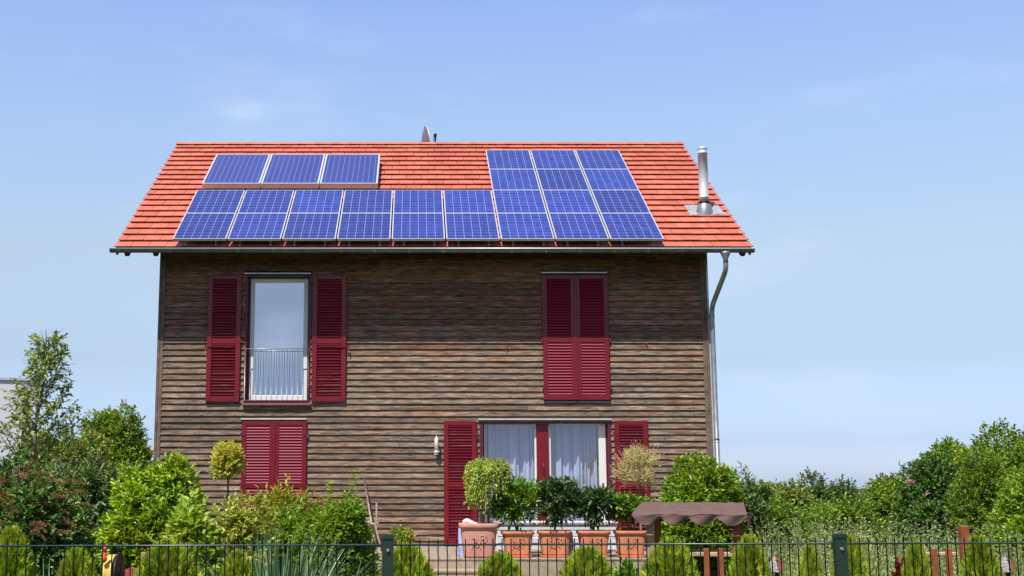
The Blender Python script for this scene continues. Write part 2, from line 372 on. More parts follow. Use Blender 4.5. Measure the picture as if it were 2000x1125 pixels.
def glass_mat(name, refl, tint_=(.9, .95, 1)):
    m, t, p, o = mat_new(name); t.nodes.remove(p)
    tr = N(t, 'ShaderNodeBsdfTransparent'); tr.inputs[0].default_value = (*tint_, 1)
    gl = N(t, 'ShaderNodeBsdfGlossy'); gl.inputs['Roughness'].default_value = .0; gl.inputs[0].default_value = (.74, .82, 1, 1)
    mp_ = coords(t); n = N(t, 'ShaderNodeTexNoise'); n.inputs['Scale'].default_value = 1.3; t.links.new(mp_.outputs[0], n.inputs[0])
    bp = N(t, 'ShaderNodeBump'); bp.inputs['Strength'].default_value = .04; bp.inputs['Distance'].default_value = .02; t.links.new(n.outputs[0], bp.inputs['Height']); t.links.new(bp.outputs[0], gl.inputs['Normal'])
    mx = t.nodes.new('ShaderNodeMixShader'); mx.inputs[0].default_value = refl
    t.links.new(tr.outputs[0], mx.inputs[1]); t.links.new(gl.outputs[0], mx.inputs[2]); t.links.new(mx.outputs[0], o.inputs[0])
    return m

M = {}
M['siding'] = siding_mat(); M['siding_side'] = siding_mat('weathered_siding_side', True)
M['tile'] = tile_mat()
M['rafter'] = simple('dark_timber', (.055, .030, .018), .7, bump=.3)
M['board'] = simple('corner_board_wood', (.16, .115, .085), .75, nscale=9, noise=.35, bump=.4)
M['red'] = simple('crimson_paint', (.185, .005, .015), .34, spec=.6, noise=.10, nscale=6)
M['slat'] = simple('crimson_slat_paint', (.27, .012, .042), .56, spec=.30, noise=.08, nscale=6)
M['plum'] = simple('plum_reveal_paint', (.11, .014, .034), .4, noise=.15, nscale=6)
M['white'] = simple('white_frame', (.80, .80, .76), .4, noise=.03)
M['cloth'] = simple('sheer_curtain', (.66, .67, .80), .9, spec=.1, noise=.04)
M['pane_reflection'] = simple('pale_reflection', (.42, .46, .66), .8, noise=.04)  # tone of the reflection in the upper window, put into the colour
M['dark'] = simple('dark_interior', (.02, .02, .022), .9)
M['room'] = simple('room_wall', (.20, .19, .18), .9)
M['zinc'] = simple('zinc_gutter', (.21, .225, .225), .48, metal=.45, noise=.2, nscale=7)
M['zinc_light'] = simple('zinc_light', (.36, .375, .40), .38, metal=.6, noise=.18, nscale=9)
M['zinc_edge'] = simple('zinc_bead', (.72, .74, .76), .35, metal=.35, noise=.1)
M['steel'] = simple('stainless_flue', (.60, .62, .66), .45, metal=.25, noise=.06, nscale=5)
M['lead'] = simple('lead_flashing', (.42, .44, .45), .45, metal=.3, noise=.22, nscale=14, bump=.3)
M['alu'] = simple('aluminium_frame', (.66, .66, .67), .38, metal=.25, noise=.05)
M['alu_dull'] = simple('aluminium_side', (.44, .40, .38), .45, metal=.5, noise=.15)
M['black'] = simple('black_plastic', (.012, .012, .013), .45)
M['dish'] = simple('dish_grey', (.17, .16, .185), .45, noise=.06)
M['lamp'] = simple('lamp_opal', (.82, .80, .72), .35, noise=.03)
M['fence'] = simple('fence_green', (.018, .040, .026), .38, spec=.6, noise=.2, nscale=30)
M['fence_wire'] = simple('fence_wire_green', (.030, .062, .055), .32, spec=.7, noise=.25, nscale=30)
M['bolt'] = simple('bolt_steel', (.75, .76, .78), .25, metal=.8)
M['terra'] = simple('terracotta', (.68, .26, .14), .72, spec=.25, noise=.24, nscale=4, bump=.15)
M['terra_old'] = simple('terracotta_pale', (.64, .30, .23), .72, spec=.25, noise=.12, nscale=5, bump=.15)
M['soil'] = simple('soil', (.045, .030, .020), .95, noise=.5, nscale=60, bump=.8)
M['pebble'] = simple('pale_pebbles', (.55, .52, .48), .8, noise=.35, nscale=60, bump=.8)
M['deck'] = simple('deck_wood', (.33, .27, .20), .75, noise=.25, nscale=7, bump=.3)
M['step'] = simple('step_wood', (.42, .33, .23), .75, noise=.2, nscale=9, bump=.3)
M['post'] = simple('stained_post', (.30, .085, .030), .6, noise=.25, nscale=12, bump=.3)
M['post_pale'] = simple('bleached_post', (.40, .27, .17), .7, noise=.25, nscale=12, bump=.3)
M['seat'] = simple('pale_plank', (.55, .38, .22), .7, noise=.15, nscale=10)
M['maroon'] = simple('maroon_board', (.12, .022, .018), .6, noise=.2)
M['canvas'] = simple('brown_canvas', (.150, .094, .084), .85, spec=.15, noise=.12, nscale=8, bump=.25)
M['sand'] = simple('sand', (.50, .42, .30), .95, noise=.15, nscale=50)
M['yellow'] = simple('yellow_hose', (.75, .55, .12), .4, noise=.1)
M['orange'] = simple('orange_fitting', (.75, .10, .04), .35, noise=.05)
M['crate'] = simple('faded_red_plastic', (.42, .085, .085), .55, noise=.2, nscale=12)
M['rust'] = simple('rusty_sheet', (.36, .13, .08), .7, noise=.3, nscale=14, bump=.3)
M['render'] = simple('white_render', (.74, .73, .80), .85, noise=.04, nscale=3)
M['anthra'] = simple('anthracite_frame', (.05, .055, .07), .4)
M['bark'] = simple('grey_bark', (.17, .14, .10), .85, noise=.4, nscale=18, bump=.5)
M['bark_dark'] = simple('dark_bark', (.07, .05, .035), .9, noise=.35, nscale=18, bump=.5)
M['bag'] = simple('blue_film', (.40, .46, .78), .25, noise=.15, nscale=9)
M['tray'] = simple('pink_sill_metal', (.34, .13, .18), .35, metal=.2, noise=.1)
M['glass_up'] = glass_mat('reflecting_glass', .78); M['glass_low'] = glass_mat('window_glass', .27)
M['bench'] = simple('white_painted_wood', (.74, .76, .80), .5, noise=.06, nscale=10)
M['chair'] = simple('bare_wood', (.42, .34, .26), .7, noise=.25, nscale=14)
M['stone'] = simple('grey_kerb_stone', (.28, .27, .25), .85, noise=.25, nscale=25, bump=.4)

# ground
m, t, p, o = mat_new('garden_ground')
mp_ = coords(t); n = N(t, 'ShaderNodeTexNoise'); n.inputs['Scale'].default_value = .55; n.inputs['Detail'].default_value = 8
t.links.new(mp_.outputs[0], n.inputs[0])
r = ramp(t, [(.35, (.050, .038, .025)), (.5, (.045, .075, .020)), (.7, (.085, .125, .035))]); t.links.new(n.outputs[0], r.inputs[0])
n2 = N(t, 'ShaderNodeTexNoise'); n2.inputs['Scale'].default_value = 30; n2.inputs['Detail'].default_value = 6; t.links.new(mp_.outputs[0], n2.inputs[0])
r2 = ramp(t, [(.3, (.5, .5, .5)), (.7, (1.3, 1.3, 1.2))]); t.links.new(n2.outputs[0], r2.inputs[0])
mx = N(t, 'ShaderNodeMixRGB', blend_type='MULTIPLY'); mx.inputs[0].default_value = 1; t.links.new(r.outputs[0], mx.inputs[1]); t.links.new(r2.outputs[0], mx.inputs[2])
t.links.new(mx.outputs[0], p.inputs[0]); p.inputs['Roughness'].default_value = .95; p.inputs['Specular IOR Level'].default_value = .1
bp = N(t, 'ShaderNodeBump'); bp.inputs['Strength'].default_value = .8; bp.inputs['Distance'].default_value = .05; t.links.new(n2.outputs[0], bp.inputs['Height']); t.links.new(bp.outputs[0], p.inputs['Normal'])
M['ground'] = m

# leaves
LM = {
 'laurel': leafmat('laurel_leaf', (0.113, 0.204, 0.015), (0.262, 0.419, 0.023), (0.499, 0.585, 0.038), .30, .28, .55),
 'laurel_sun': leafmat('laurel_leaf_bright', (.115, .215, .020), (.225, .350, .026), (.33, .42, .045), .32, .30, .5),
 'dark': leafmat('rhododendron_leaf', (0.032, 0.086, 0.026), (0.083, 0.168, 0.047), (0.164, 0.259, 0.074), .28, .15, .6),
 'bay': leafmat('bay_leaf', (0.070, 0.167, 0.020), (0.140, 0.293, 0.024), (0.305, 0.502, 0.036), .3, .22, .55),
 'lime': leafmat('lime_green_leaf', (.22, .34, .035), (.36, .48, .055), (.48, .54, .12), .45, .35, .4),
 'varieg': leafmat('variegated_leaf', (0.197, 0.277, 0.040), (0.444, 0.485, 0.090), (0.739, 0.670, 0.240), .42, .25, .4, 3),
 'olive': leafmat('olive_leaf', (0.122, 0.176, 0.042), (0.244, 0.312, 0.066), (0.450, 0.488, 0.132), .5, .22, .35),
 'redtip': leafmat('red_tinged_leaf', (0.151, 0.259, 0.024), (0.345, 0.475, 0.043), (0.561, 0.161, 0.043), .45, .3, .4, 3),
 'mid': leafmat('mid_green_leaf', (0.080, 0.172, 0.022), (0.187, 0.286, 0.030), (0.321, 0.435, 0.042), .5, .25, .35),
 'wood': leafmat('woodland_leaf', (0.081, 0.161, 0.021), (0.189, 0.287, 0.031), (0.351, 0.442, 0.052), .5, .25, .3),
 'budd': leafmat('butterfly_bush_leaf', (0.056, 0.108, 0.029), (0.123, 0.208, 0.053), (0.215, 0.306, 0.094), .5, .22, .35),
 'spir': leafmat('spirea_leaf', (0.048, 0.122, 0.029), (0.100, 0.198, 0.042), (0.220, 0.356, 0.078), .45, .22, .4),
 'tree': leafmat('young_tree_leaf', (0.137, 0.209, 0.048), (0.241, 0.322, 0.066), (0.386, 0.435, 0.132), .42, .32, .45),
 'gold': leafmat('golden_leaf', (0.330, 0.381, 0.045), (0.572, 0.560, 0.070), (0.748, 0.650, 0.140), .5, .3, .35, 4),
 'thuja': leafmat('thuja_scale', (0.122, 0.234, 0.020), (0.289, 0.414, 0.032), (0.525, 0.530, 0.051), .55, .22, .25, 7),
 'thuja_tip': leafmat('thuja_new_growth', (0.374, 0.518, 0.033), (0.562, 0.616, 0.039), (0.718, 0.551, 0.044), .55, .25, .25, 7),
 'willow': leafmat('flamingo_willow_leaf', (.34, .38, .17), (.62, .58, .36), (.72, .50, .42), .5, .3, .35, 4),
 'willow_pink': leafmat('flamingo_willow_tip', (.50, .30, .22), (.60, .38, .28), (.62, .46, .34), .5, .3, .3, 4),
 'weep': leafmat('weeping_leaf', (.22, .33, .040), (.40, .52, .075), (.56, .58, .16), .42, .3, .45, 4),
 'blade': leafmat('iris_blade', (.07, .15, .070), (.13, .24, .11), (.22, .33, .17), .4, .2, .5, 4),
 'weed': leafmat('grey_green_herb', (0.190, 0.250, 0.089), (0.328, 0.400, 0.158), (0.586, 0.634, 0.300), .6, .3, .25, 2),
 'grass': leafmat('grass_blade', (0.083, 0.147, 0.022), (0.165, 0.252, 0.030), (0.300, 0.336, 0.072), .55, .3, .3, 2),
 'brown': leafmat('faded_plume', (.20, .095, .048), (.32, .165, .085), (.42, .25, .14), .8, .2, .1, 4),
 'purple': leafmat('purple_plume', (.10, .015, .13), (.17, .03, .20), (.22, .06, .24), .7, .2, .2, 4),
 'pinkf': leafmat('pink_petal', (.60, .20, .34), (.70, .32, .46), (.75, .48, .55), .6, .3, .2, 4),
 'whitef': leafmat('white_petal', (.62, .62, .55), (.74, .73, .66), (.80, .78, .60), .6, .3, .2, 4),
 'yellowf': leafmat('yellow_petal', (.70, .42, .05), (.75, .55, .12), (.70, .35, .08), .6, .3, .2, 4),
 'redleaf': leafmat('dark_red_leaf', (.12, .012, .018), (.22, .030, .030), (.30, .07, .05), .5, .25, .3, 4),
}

# ------------------------------------------------------------------ leaf geometry (numpy)
def unit(a): return a / np.maximum(np.linalg.norm(a, axis=1, keepdims=True), 1e-9)
def leaf_arrays(P, D, Nn, Ln, Wd, fold=.25, curl=.15, hi=True):
    n = len(P); D = unit(D); S = unit(np.cross(D, Nn)); U = np.cross(S, D)
    Ln = np.broadcast_to(Ln, (n,)).reshape(-1, 1); Wd = np.broadcast_to(Wd, (n,)).reshape(-1, 1)
    if hi:
        def pt(a, b, c): return P + D * Ln * a + S * Wd * b + U * Wd * c - U * Ln * curl * a * a
        V = np.stack([pt(0, 0, 0), pt(.30, .46, fold), pt(.72, .38, fold * .8), pt(1, 0, 0), pt(.72, -.38, fold * .8), pt(.30, -.46, fold)], 1)
        idx = np.array([0, 3, 2, 1, 0, 5, 4, 3]); k = 6
    else:
        def pt(a, b, c): return P + D * Ln * a + S * Wd * b + U * Wd * c - U * Ln * curl * a * a
        V = np.stack([pt(0, 0, 0), pt(.45, .5, fold), pt(1, 0, 0), pt(.45, -.5, fold)], 1)
        idx = np.array([0, 2, 1, 0, 3, 2]); k = 4
    F_ = (np.arange(n)[:, None] * k + idx[None, :]).reshape(-1)
    return V.reshape(-1, 3), F_, (4 if hi else 3)
def np_mesh(name, chunks, off=(0, 0, 0)):
    me = bpy.data.meshes.new(name)
    nv = 0; cos = []; loops = []; starts = []; ls = 0
    for V, F_, k in chunks:
        cos.append(V); loops.append(F_ + nv); nv += len(V)
        starts.append(np.arange(len(F_) // k) * k + ls); ls += len(F_)
    co = np.concatenate(cos) - np.array(off)[None, :]; lo = np.concatenate(loops); st = np.concatenate(starts)
    me.vertices.add(len(co)); me.vertices.foreach_set('co', co.astype(np.float32).ravel())
    me.loops.add(len(lo)); me.loops.foreach_set('vertex_index', lo.astype(np.int32))
    me.polygons.add(len(st)); me.polygons.foreach_set('loop_start', st.astype(np.int32))
    me.update(calc_edges=True); me.validate()
    return me
def rnd_dirs(n, zmin=-1):
    z = rng.uniform(zmin, 1, n); a = rng.uniform(0, 2 * math.pi, n); r_ = np.sqrt(1 - z * z)
    return np.stack([r_ * np.cos(a), r_ * np.sin(a), z], 1)
def shoots(P, D, length, k, leaf, width, spread=.9, hi=True, fold=.25, curl=.2, jit=.25, whorl=False):
    """k leaves along each shoot starting at P in direction D"""
    n = len(P); D = unit(D); T = np.repeat(P, k, 0); DD = np.repeat(D, k, 0)
    tt = np.tile(np.linspace(.15, 1, k), n)[:, None] * np.repeat(np.broadcast_to(length, (n,)), k)[:, None]
    droop = np.array([0, 0, -1.0]) * (tt ** 2) * .6
    base = T + DD * tt + droop
    ref = rnd_dirs(n * k); side = unit(np.cross(DD, ref))
    frac = np.tile(np.linspace(1.2, .35, k), n)[:, None]
    ld = unit(DD * (1 - .3 * frac) + side * spread * frac + rng.normal(0, jit, (n * k, 3)))
    nn = unit(DD * .6 + np.array([0, 0, 1.0]) + rng.normal(0, .35, (n * k, 3)))
    Ls = leaf * rng.uniform(.65, 1.25, n * k)
    return leaf_arrays(base, ld, nn, Ls, Ls * width, fold, curl, hi)
def crown_blobs(c, R, nb, rb=(.28, .46), zmin=-.35, irregular=.12, shell=(.55, .8), sup=2.0):
    d = rnd_dirs(nb, zmin); rho = np.hypot(d[:, 0], d[:, 1]); d = d * ((rho ** sup + np.abs(d[:, 2]) ** sup) ** (-1 / sup))[:, None]; rr = rng.uniform(shell[0], shell[1], nb)[:, None]
    C = np.array(c) + d * rr * np.array(R) * (1 + rng.normal(0, irregular, (nb, 1)))
    r_ = rng.uniform(rb[0], rb[1], nb)[:, None] * np.array(R)[None, :]
    return C, r_
def crown(c, R, n_sh, k, leaf, width, nb=22, rb=(.28, .46), zmin=-.35, irregular=.10, shell=(.55, .8), sl=2.2, up=.35, hi=True, core=.35, spread=.9, fold=.25, curl=.2, sup=2.0):
    """union of leafy clumps; shoots leave each clump outwards and upwards"""
    C, r_ = crown_blobs(c, R, nb, rb, zmin, irregular, shell, sup)
    pick = rng.integers(0, nb, n_sh); d = rnd_dirs(n_sh, -.75)
    P = C[pick] + d * r_[pick] * rng.uniform(.72, 1.0, (n_sh, 1))
    P[:, 2] = np.maximum(P[:, 2], .02)
    D = d + unit(P - np.array(c)) * .5 + np.array([0, 0, up]) + rng.normal(0, .25, (n_sh, 3))
    ln = leaf * sl * rng.uniform(.4, 1.3, n_sh)
    ch = [shoots(P, D, ln, k, leaf, width, spread, hi, fold, curl)]
    nc = int(n_sh * core)
    if nc:                                                   # inner leaves close the crown
        d2 = rnd_dirs(nc); P2 = np.array(c) + d2 * np.array(R) * (rng.uniform(.1, .62, (nc, 1)) ** .6)
        P2[:, 2] = np.maximum(P2[:, 2], .02)
        ch.append(shoots(P2, d2, leaf * 1.5, 3, leaf * 1.25, width * 1.1, spread, False, fold, curl))
    return ch, C
def limbs(mb, base, C, r0=.03, n=8):
    base = Vector(base)
    for q in (C if len(C) <= n else C[rng.choice(len(C), n, replace=False)]):
        q = Vector(q); mid = base.lerp(q, .5) + Vector((random.uniform(-.05, .05), random.uniform(-.05, .05), .06))
        fork = base + Vector(((q.x - base.x) * .12, (q.y - base.y) * .12, max(.03, (q.z - base.z) * .25)))
        mb.tube([base, fork, mid, q], [r0, r0 * .75, r0 * .45, r0 * .15], 6, smooth=True)
    return mb

def bush(name, label, cat, x0, x1, ytop, Y, mat, n_sh=1500, k=6, leaf=.06, width=.45, ry=.9, zbot=0.0, group=None, nb=22, extra=None, bark='bark_dark', zmin=-.8, sup=2.9, **kw):
    """a shrub whose crown spans the picture columns x0..x1 at depth Y and stands on the ground (or at zbot)"""
    yb = ytop + 60
    xa, xb = xat(x0, yb, Y), xat(x1, yb, Y); zt = zat(ytop, Y)
    cx = (xa + xb) / 2; rx = (xb - xa) / 2; h = zt - zbot
    root = thing(name, label, cat, (cx, Y, zbot), group)
    c = (cx, Y, zbot + h * .50); ex = leaf * kw.get('sl', 2.2) * .55
    R = (max(rx * .6, rx - ex), max(rx * .6, rx - ex) * ry, h * .5 - ex * .5); c = (cx, Y, zbot + R[2])
    ch, C = crown(c, R, n_sh, k, leaf, width, nb=nb, zmin=zmin, sup=sup, **kw)
    o = link('foliage', np_mesh('foliage', ch, (cx, Y, zbot)), LM[mat], root)
    part('stem', limbs(MB(), (cx, Y, zbot - .02), C, .02 + rx * .02, 9), M[bark], root)
    if extra: extra(root, c, R, C)
    return root
def plume_arrays(P, D, length, rad, leaf, per=60, droop=.5):
    """dense little flowers packed round a tapering arching axis"""
    chs = []
    n = len(P); D = unit(D)
    t_ = rng.uniform(0, 1, (n, per, 1)); L_ = np.broadcast_to(length, (n,)).reshape(n, 1, 1)
    ax = P[:, None, :] + D[:, None, :] * t_ * L_ + np.array([0, 0, -1.0]) * (t_ ** 2) * L_ * droop
    ja = rnd_dirs(n * per).reshape(n, per, 3)
    q = ax + ja * rad * (1 - t_ * .8)
    return leaf_arrays(q.reshape(-1, 3), (ja + D[:, None, :] * .6).reshape(-1, 3), rnd_dirs(n * per), leaf, leaf * .6, .2, 0, False)

# ================================================================== SETTING
g = MB()
nx_, ny_ = 60, 60
xs = [-600 + 1200 * i / nx_ for i in range(nx_ + 1)]; ys = [-300 + 1300 * i / ny_ for i in range(ny_ + 1)]
g.add([(x, y, 0) for y in ys for x in xs], [(j * (nx_ + 1) + i, j * (nx_ + 1) + i + 1, (j + 1) * (nx_ + 1) + i + 1, (j + 1) * (nx_ + 1) + i) for j in range(ny_) for i in range(nx_)])
single('ground', g, M['ground'], kind='structure')

# ================================================================== HOUSE
WY = 21.7                       # front wall plane
EY = 21.0                       # tile edge at the eave
TH = math.atan((562.5 + 482) / F) + PITCH
TT, CT, ST = math.tan(TH), math.cos(TH), math.sin(TH)
ZE = zat(487, EY)
def roof_hit(px, py, h=0.0):    # picture ray on the roof plane raised by h: (x, s along slope)
    d = ray(px, py); z0 = ZE - CAMZ + h / CT
    t_ = (z0 - TT * EY) / (d.z - TT * d.y)
    q = d * t_
    return q.x, (q.y - EY) / CT + h * TT * 0
def rp(x, s, h=0.0):            # point on slope
    return Vector((x, EY + s * CT - h * ST, ZE + s * ST + h * CT))
XL = (roof_hit(220, 487)[0] + roof_hit(348, 283)[0]) / 2
XR = (roof_hit(1470, 487)[0] + roof_hit(1333, 281)[0]) / 2
SR = roof_hit(840, 284)[1]      # slope length to the ridge
RY = EY + SR * CT; RZ = ZE + SR * ST
WXL = xat(310, 800, WY); WXR = xat(1382, 800, WY)
DZ = zat(1067, WY)              # deck level
BY = 2 * RY - WY                # back wall
print('XL', XL, 'XR', XR, 'SR', SR, 'ridge', RY, RZ, 'ZE', ZE, 'wall', WXL, WXR, 'deck', DZ, 'theta', math.degrees(TH))

house = thing('timber_house', 'two-storey timber-clad house with red tiled roof and crimson shutters behind the garden', 'house', ((WXL + WXR) / 2, WY, 0))

def px_rect(x0, x1, y0, y1, Y=WY):
    ym = (y0 + y1) / 2
    return (xat(x0, ym, Y), xat(x1, ym, Y), zat(y1, Y), zat(y0, Y))
O_UL = px_rect(479, 607, 538, 788)
O_UR = px_rect(1060, 1189, 537, 784)
O_LL = px_rect(471, 599, 822, 1066)
O_LR = px_rect(938, 1195, 822, 1066)
OPEN = [O_UL, O_UR, O_LL, O_LR]
PITCHB = .1075
def siding(mb, along, a0f, a1f, z0, z1, openings, outv, plane):
    """lapped boards; along: 'x' or 'y'; outv: sign of the outward normal; plane: coordinate of the wall face"""
    z = z0; row = 0
    while z < z1 - .01:
        top = min(z + PITCHB + .012, z1 + .02)
        a0, a1 = a0f(z + PITCHB), a1f(z + PITCHB)
        if a1 - a0 < .12: break
        segs = [(a0, a1)]
        for (p0, p1, q0, q1) in openings:
            if q0 < z + PITCHB * .75 and q1 > z + PITCHB * .25:
                ns = []
                for (s0, s1) in segs:
                    if p1 <= s0 or p0 >= s1: ns.append((s0, s1)); continue
                    if p0 - s0 > .02: ns.append((s0, p0))
                    if s1 - p1 > .02: ns.append((p1, s1))
                segs = ns
        fin = []
        for (s0, s1) in segs:                                  # boards up to four metres long, random butt joints
            cut = s0
            while s1 - cut > 4.4:
                nxt = cut + random.choice([2.6, 3.2, 3.9, 4.2])
                if s1 - nxt < .8: break
                fin.append((cut, nxt - .003)); cut = nxt
            fin.append((cut, s1))
        for (s0, s1) in fin:
            n = max(1, int((s1 - s0) / .45)); vs_ = []
            dz0 = random.gauss(0, .0025); dy0 = random.gauss(0, .0015)
            for i in range(n + 1):
                a = s0 + (s1 - s0) * i / n
                jz = dz0 + random.gauss(0, .0018); jy = dy0 + random.gauss(0, .0012)
                zb = z + jz
                for (zz, off) in ((zb, .042 + jy), (zb + .005, .017 + jy * .3), (top, -.008), (top, .012)):
                    c = plane + outv * off
                    vs_.append((a, c, zz) if along == 'x' else (c, a, zz))
            fs = []
            for i in range(n):
                o_ = i * 4
                for k_ in range(4): fs.append((o_ + k_, o_ + (k_ + 1) % 4, o_ + 4 + (k_ + 1) % 4, o_ + 4 + k_))
            fs += [(3, 2, 1, 0), (n * 4, n * 4 + 1, n * 4 + 2, n * 4 + 3)]
            mb.add(vs_, fs)
        z += PITCHB; row += 1
    return mb
ZW = ZE + (WY - EY) * TT - .20                                 # wall head under the roof boards
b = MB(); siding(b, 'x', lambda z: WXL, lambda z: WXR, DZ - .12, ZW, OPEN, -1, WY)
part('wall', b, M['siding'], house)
b = MB(); zz = DZ - .12 + .03
while zz < ZW - .1:
    xx = WXL + .12
    while xx < WXR:
        if not any(p0 - .03 < xx < p1 + .03 and q0 - .1 < zz < q1 + .05 for (p0, p1, q0, q1) in OPEN) and random.random() < .85:
            x_, z_ = xx + random.gauss(0, .006), zz + random.gauss(0, .004)
            b.box(x_ - .0045, x_ + .0045, WY - .049, WY - .03, z_ - .0045, z_ + .0045)
        xx += .62
    zz += PITCHB
props(part('nail_heads', b, M['zinc_light'], house), kind='stuff')
def gab(z): return WY + max(0, (z - ZW)) / TT
for xw, sg in ((WXL, -1), (WXR, 1)):
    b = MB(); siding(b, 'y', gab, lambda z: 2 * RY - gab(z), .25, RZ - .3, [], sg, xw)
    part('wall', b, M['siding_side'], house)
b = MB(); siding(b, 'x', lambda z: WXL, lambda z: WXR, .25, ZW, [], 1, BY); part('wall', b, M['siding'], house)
# masonry plinth and inner shell (keeps daylight out of the rooms)
b = MB()
b.box(WXL + .02, WXR - .02, WY + .02, BY - .02, 0, DZ - .1)
b.box(WXL + .02, WXR - .02, WY + .9, WY + .96, DZ - .1, ZW)      # back of the front rooms
fl = zat(806, WY); b.box(WXL + .02, WXR - .02, WY + .30, WY + .9, fl - .1, fl + .1)
part('inner_wall', b, M['room'], house)
b = MB()
cuts = sorted(set([WXL + .012, WXR - .012] + [c for o_ in OPEN for c in o_[:2]]))
for a0, a1 in zip(cuts, cuts[1:]):
    zs = [(DZ - .1, ZW + .05)]
    for (p0, p1, q0, q1) in OPEN:
        if p0 < a1 - .001 and p1 > a0 + .001:
            ns = []
            for (s0, s1) in zs:
                if q1 <= s0 or q0 >= s1: ns.append((s0, s1)); continue
                if q0 > s0: ns.append((s0, q0))
                if q1 < s1: ns.append((q1, s1))
            zs = ns
    for (s0, s1) in zs: b.box(a0, a1, WY + .006, WY + .28, s0, s1)
part('sheathing', b, M['dark'], house)
# corner boards
for xw, sg in ((WXL, -1), (WXR, 1)):
    b = MB(); b.cbox(xw - .015 if sg < 0 else xw - .05, xw + .05 if sg < 0 else xw + .015, WY - .045, WY + .03, DZ - .12, ZW + .02)
    x_a, x_b = (xw - .055, xw - .016) if sg < 0 else (xw + .016, xw + .055)
    b.box(x_a, x_b, WY - .05, WY + .10, DZ - .12, ZW + .02)
    part('corner_board', b, M['board'], house)

# ---- roof: front slope of flat interlocking tiles, every tile its own slab
b = MB(); TW = .298; NR = 20; TL = SR / NR
for r_ in range(NR):
    s0 = r_ * TL; s1 = s0 + TL + .03
    off = (TW / 2 if r_ % 2 else 0)
    x = XL - off
    while x < XR - .02:
        xa, xb = max(x, XL) + .004, min(x + TW, XR) - .004
        if xb - xa > .05:
            j = random.gauss(0, .0012); jt = random.gauss(0, .001); js = random.gauss(0, .0016)
            h0, h1 = .060 + j, .020 + jt
            tk = .018
            b.hexa([rp(xa, s0 + js + .013, h0 - tk), rp(xb, s0 + js + .013, h0 - tk), rp(xb, s1, h1 - tk), rp(xa, s1, h1 - tk),
                    rp(xa, s0 + js + .004, h0), rp(xb, s0 + js + .004, h0 + random.gauss(0, .0015)), rp(xb, s1, h1), rp(xa, s1, h1)])
        x += TW
# back slope
def rb_(x, s, h=0.0):
    q = rp(x, s, h); return Vector((q.x, 2 * RY - q.y, q.z))
for r_ in range(NR):
    s0 = r_ * TL; s1 = s0 + TL + .03
    b.hexa([rb_(XR, s0, .031), rb_(XL, s0, .031), rb_(XL, s1, -.004), rb_(XR, s1, -.004), rb_(XR, s0, .055), rb_(XL, s0, .055), rb_(XL, s1, .02), rb_(XR, s1, .02)])
roof = part('roof', b, M['tile'], house)
# boards under the tiles
b = MB()
for f in (rp, rb_):
    q = [f(XL + .02, .03, -.05), f(XR - .02, .03, -.05), f(XR - .02, SR, -.05), f(XL + .02, SR, -.05), f(XL + .02, .03, -.006), f(XR - .02, .03, -.006), f(XR - .02, SR, -.006), f(XL + .02, SR, -.006)]
    b.hexa(q)
part('roof_boarding', b, M['rafter'], roof)
for (px_) in (247, 303, 1452, 1418):
    x = xat(px_, 498, EY + .12)
    b = MB(); hw = .035
    b.hexa([rp(x - hw, .10, -.17), rp(x + hw, .10, -.17), rp(x + hw, SR - .3, -.19), rp(x - hw, SR - .3, -.19),
            rp(x - hw, .02, -.052), rp(x + hw, .02, -.052), rp(x + hw, SR - .3, -.052), rp(x - hw, SR - .3, -.052)])
    part('rafter', b, M['rafter'], roof)
# verge boards
for x in (XL + .012, XR - .032):
    b = MB(); b.hexa([rp(x, .10, -.15), rp(x + .02, .10, -.15), rp(x + .02, SR, -.16), rp(x, SR, -.16), rp(x, .02, -.004), rp(x + .02, .02, -.004), rp(x + .02, SR, -.004), rp(x, SR, -.004)])
    part('verge_board', b, M['rafter'], roof)
# ridge caps
b = MB(); x = XL; k = 0
while x < XR - .03:
    x1 = min(x + .40, XR); pts = []
    for i, xx in enumerate((x, x1 - .004)):
        e = .012 * (1 - i)
        for a in (-65, -35, 0, 35, 65):
            an = math.radians(a); pts.append((xx, RY + math.sin(an) * (.125 + e), RZ - .055 + math.cos(an) * (.125 + e)))
    b.add(pts, [(i, i + 1, i + 6, i + 5) for i in range(4)] + [(4, 3, 2, 1, 0), (5, 6, 7, 8, 9)])
    x += .38
part('ridge_cap', b, M['tile'], roof)
# flue
fx, fs = roof_hit(1377, 424)
fb = rp(fx, fs, .04)
xa_, sa_ = roof_hit(1347, 425); xb_, sb_ = roof_hit(1336, 407); xc_, _ = roof_hit(1416, 425)
b = MB(); hw = (xc_ - xa_) / 2; cxf = (xc_ + xa_) / 2
nn_ = 9; vs_ = []
for j in range(nn_):
    for i in range(nn_):
        s_ = sa_ + (sb_ + .06 - sa_) * j / (nn_ - 1); xx = cxf - hw + 2 * hw * i / (nn_ - 1)
        row = (s_ / TL) % 1
        vs_.append(rp(xx, s_, .064 - .02 * row + random.gauss(0, .003)))
b.add(vs_, [(j * nn_ + i, j * nn_ + i + 1, (j + 1) * nn_ + i + 1, (j + 1) * nn_ + i) for j in range(nn_ - 1) for i in range(nn_ - 1)], True)
part('flashing', b, M['lead'], roof)
fY = fb.y + .12; fX = xat(1376, 410, fY)
zc = zat(397, fY); zt = zat(291, fY); zb = zat(424, fY) - .05
b = MB(); b.lathe((fX, fY, 0), [(.165, zb - .1), (.165, zb + .06), (.150, zc - .13), (.118, zc - .03), (.100, zc)], 28); part('flue_cone', b, M['zinc_light'], roof)
b = MB()
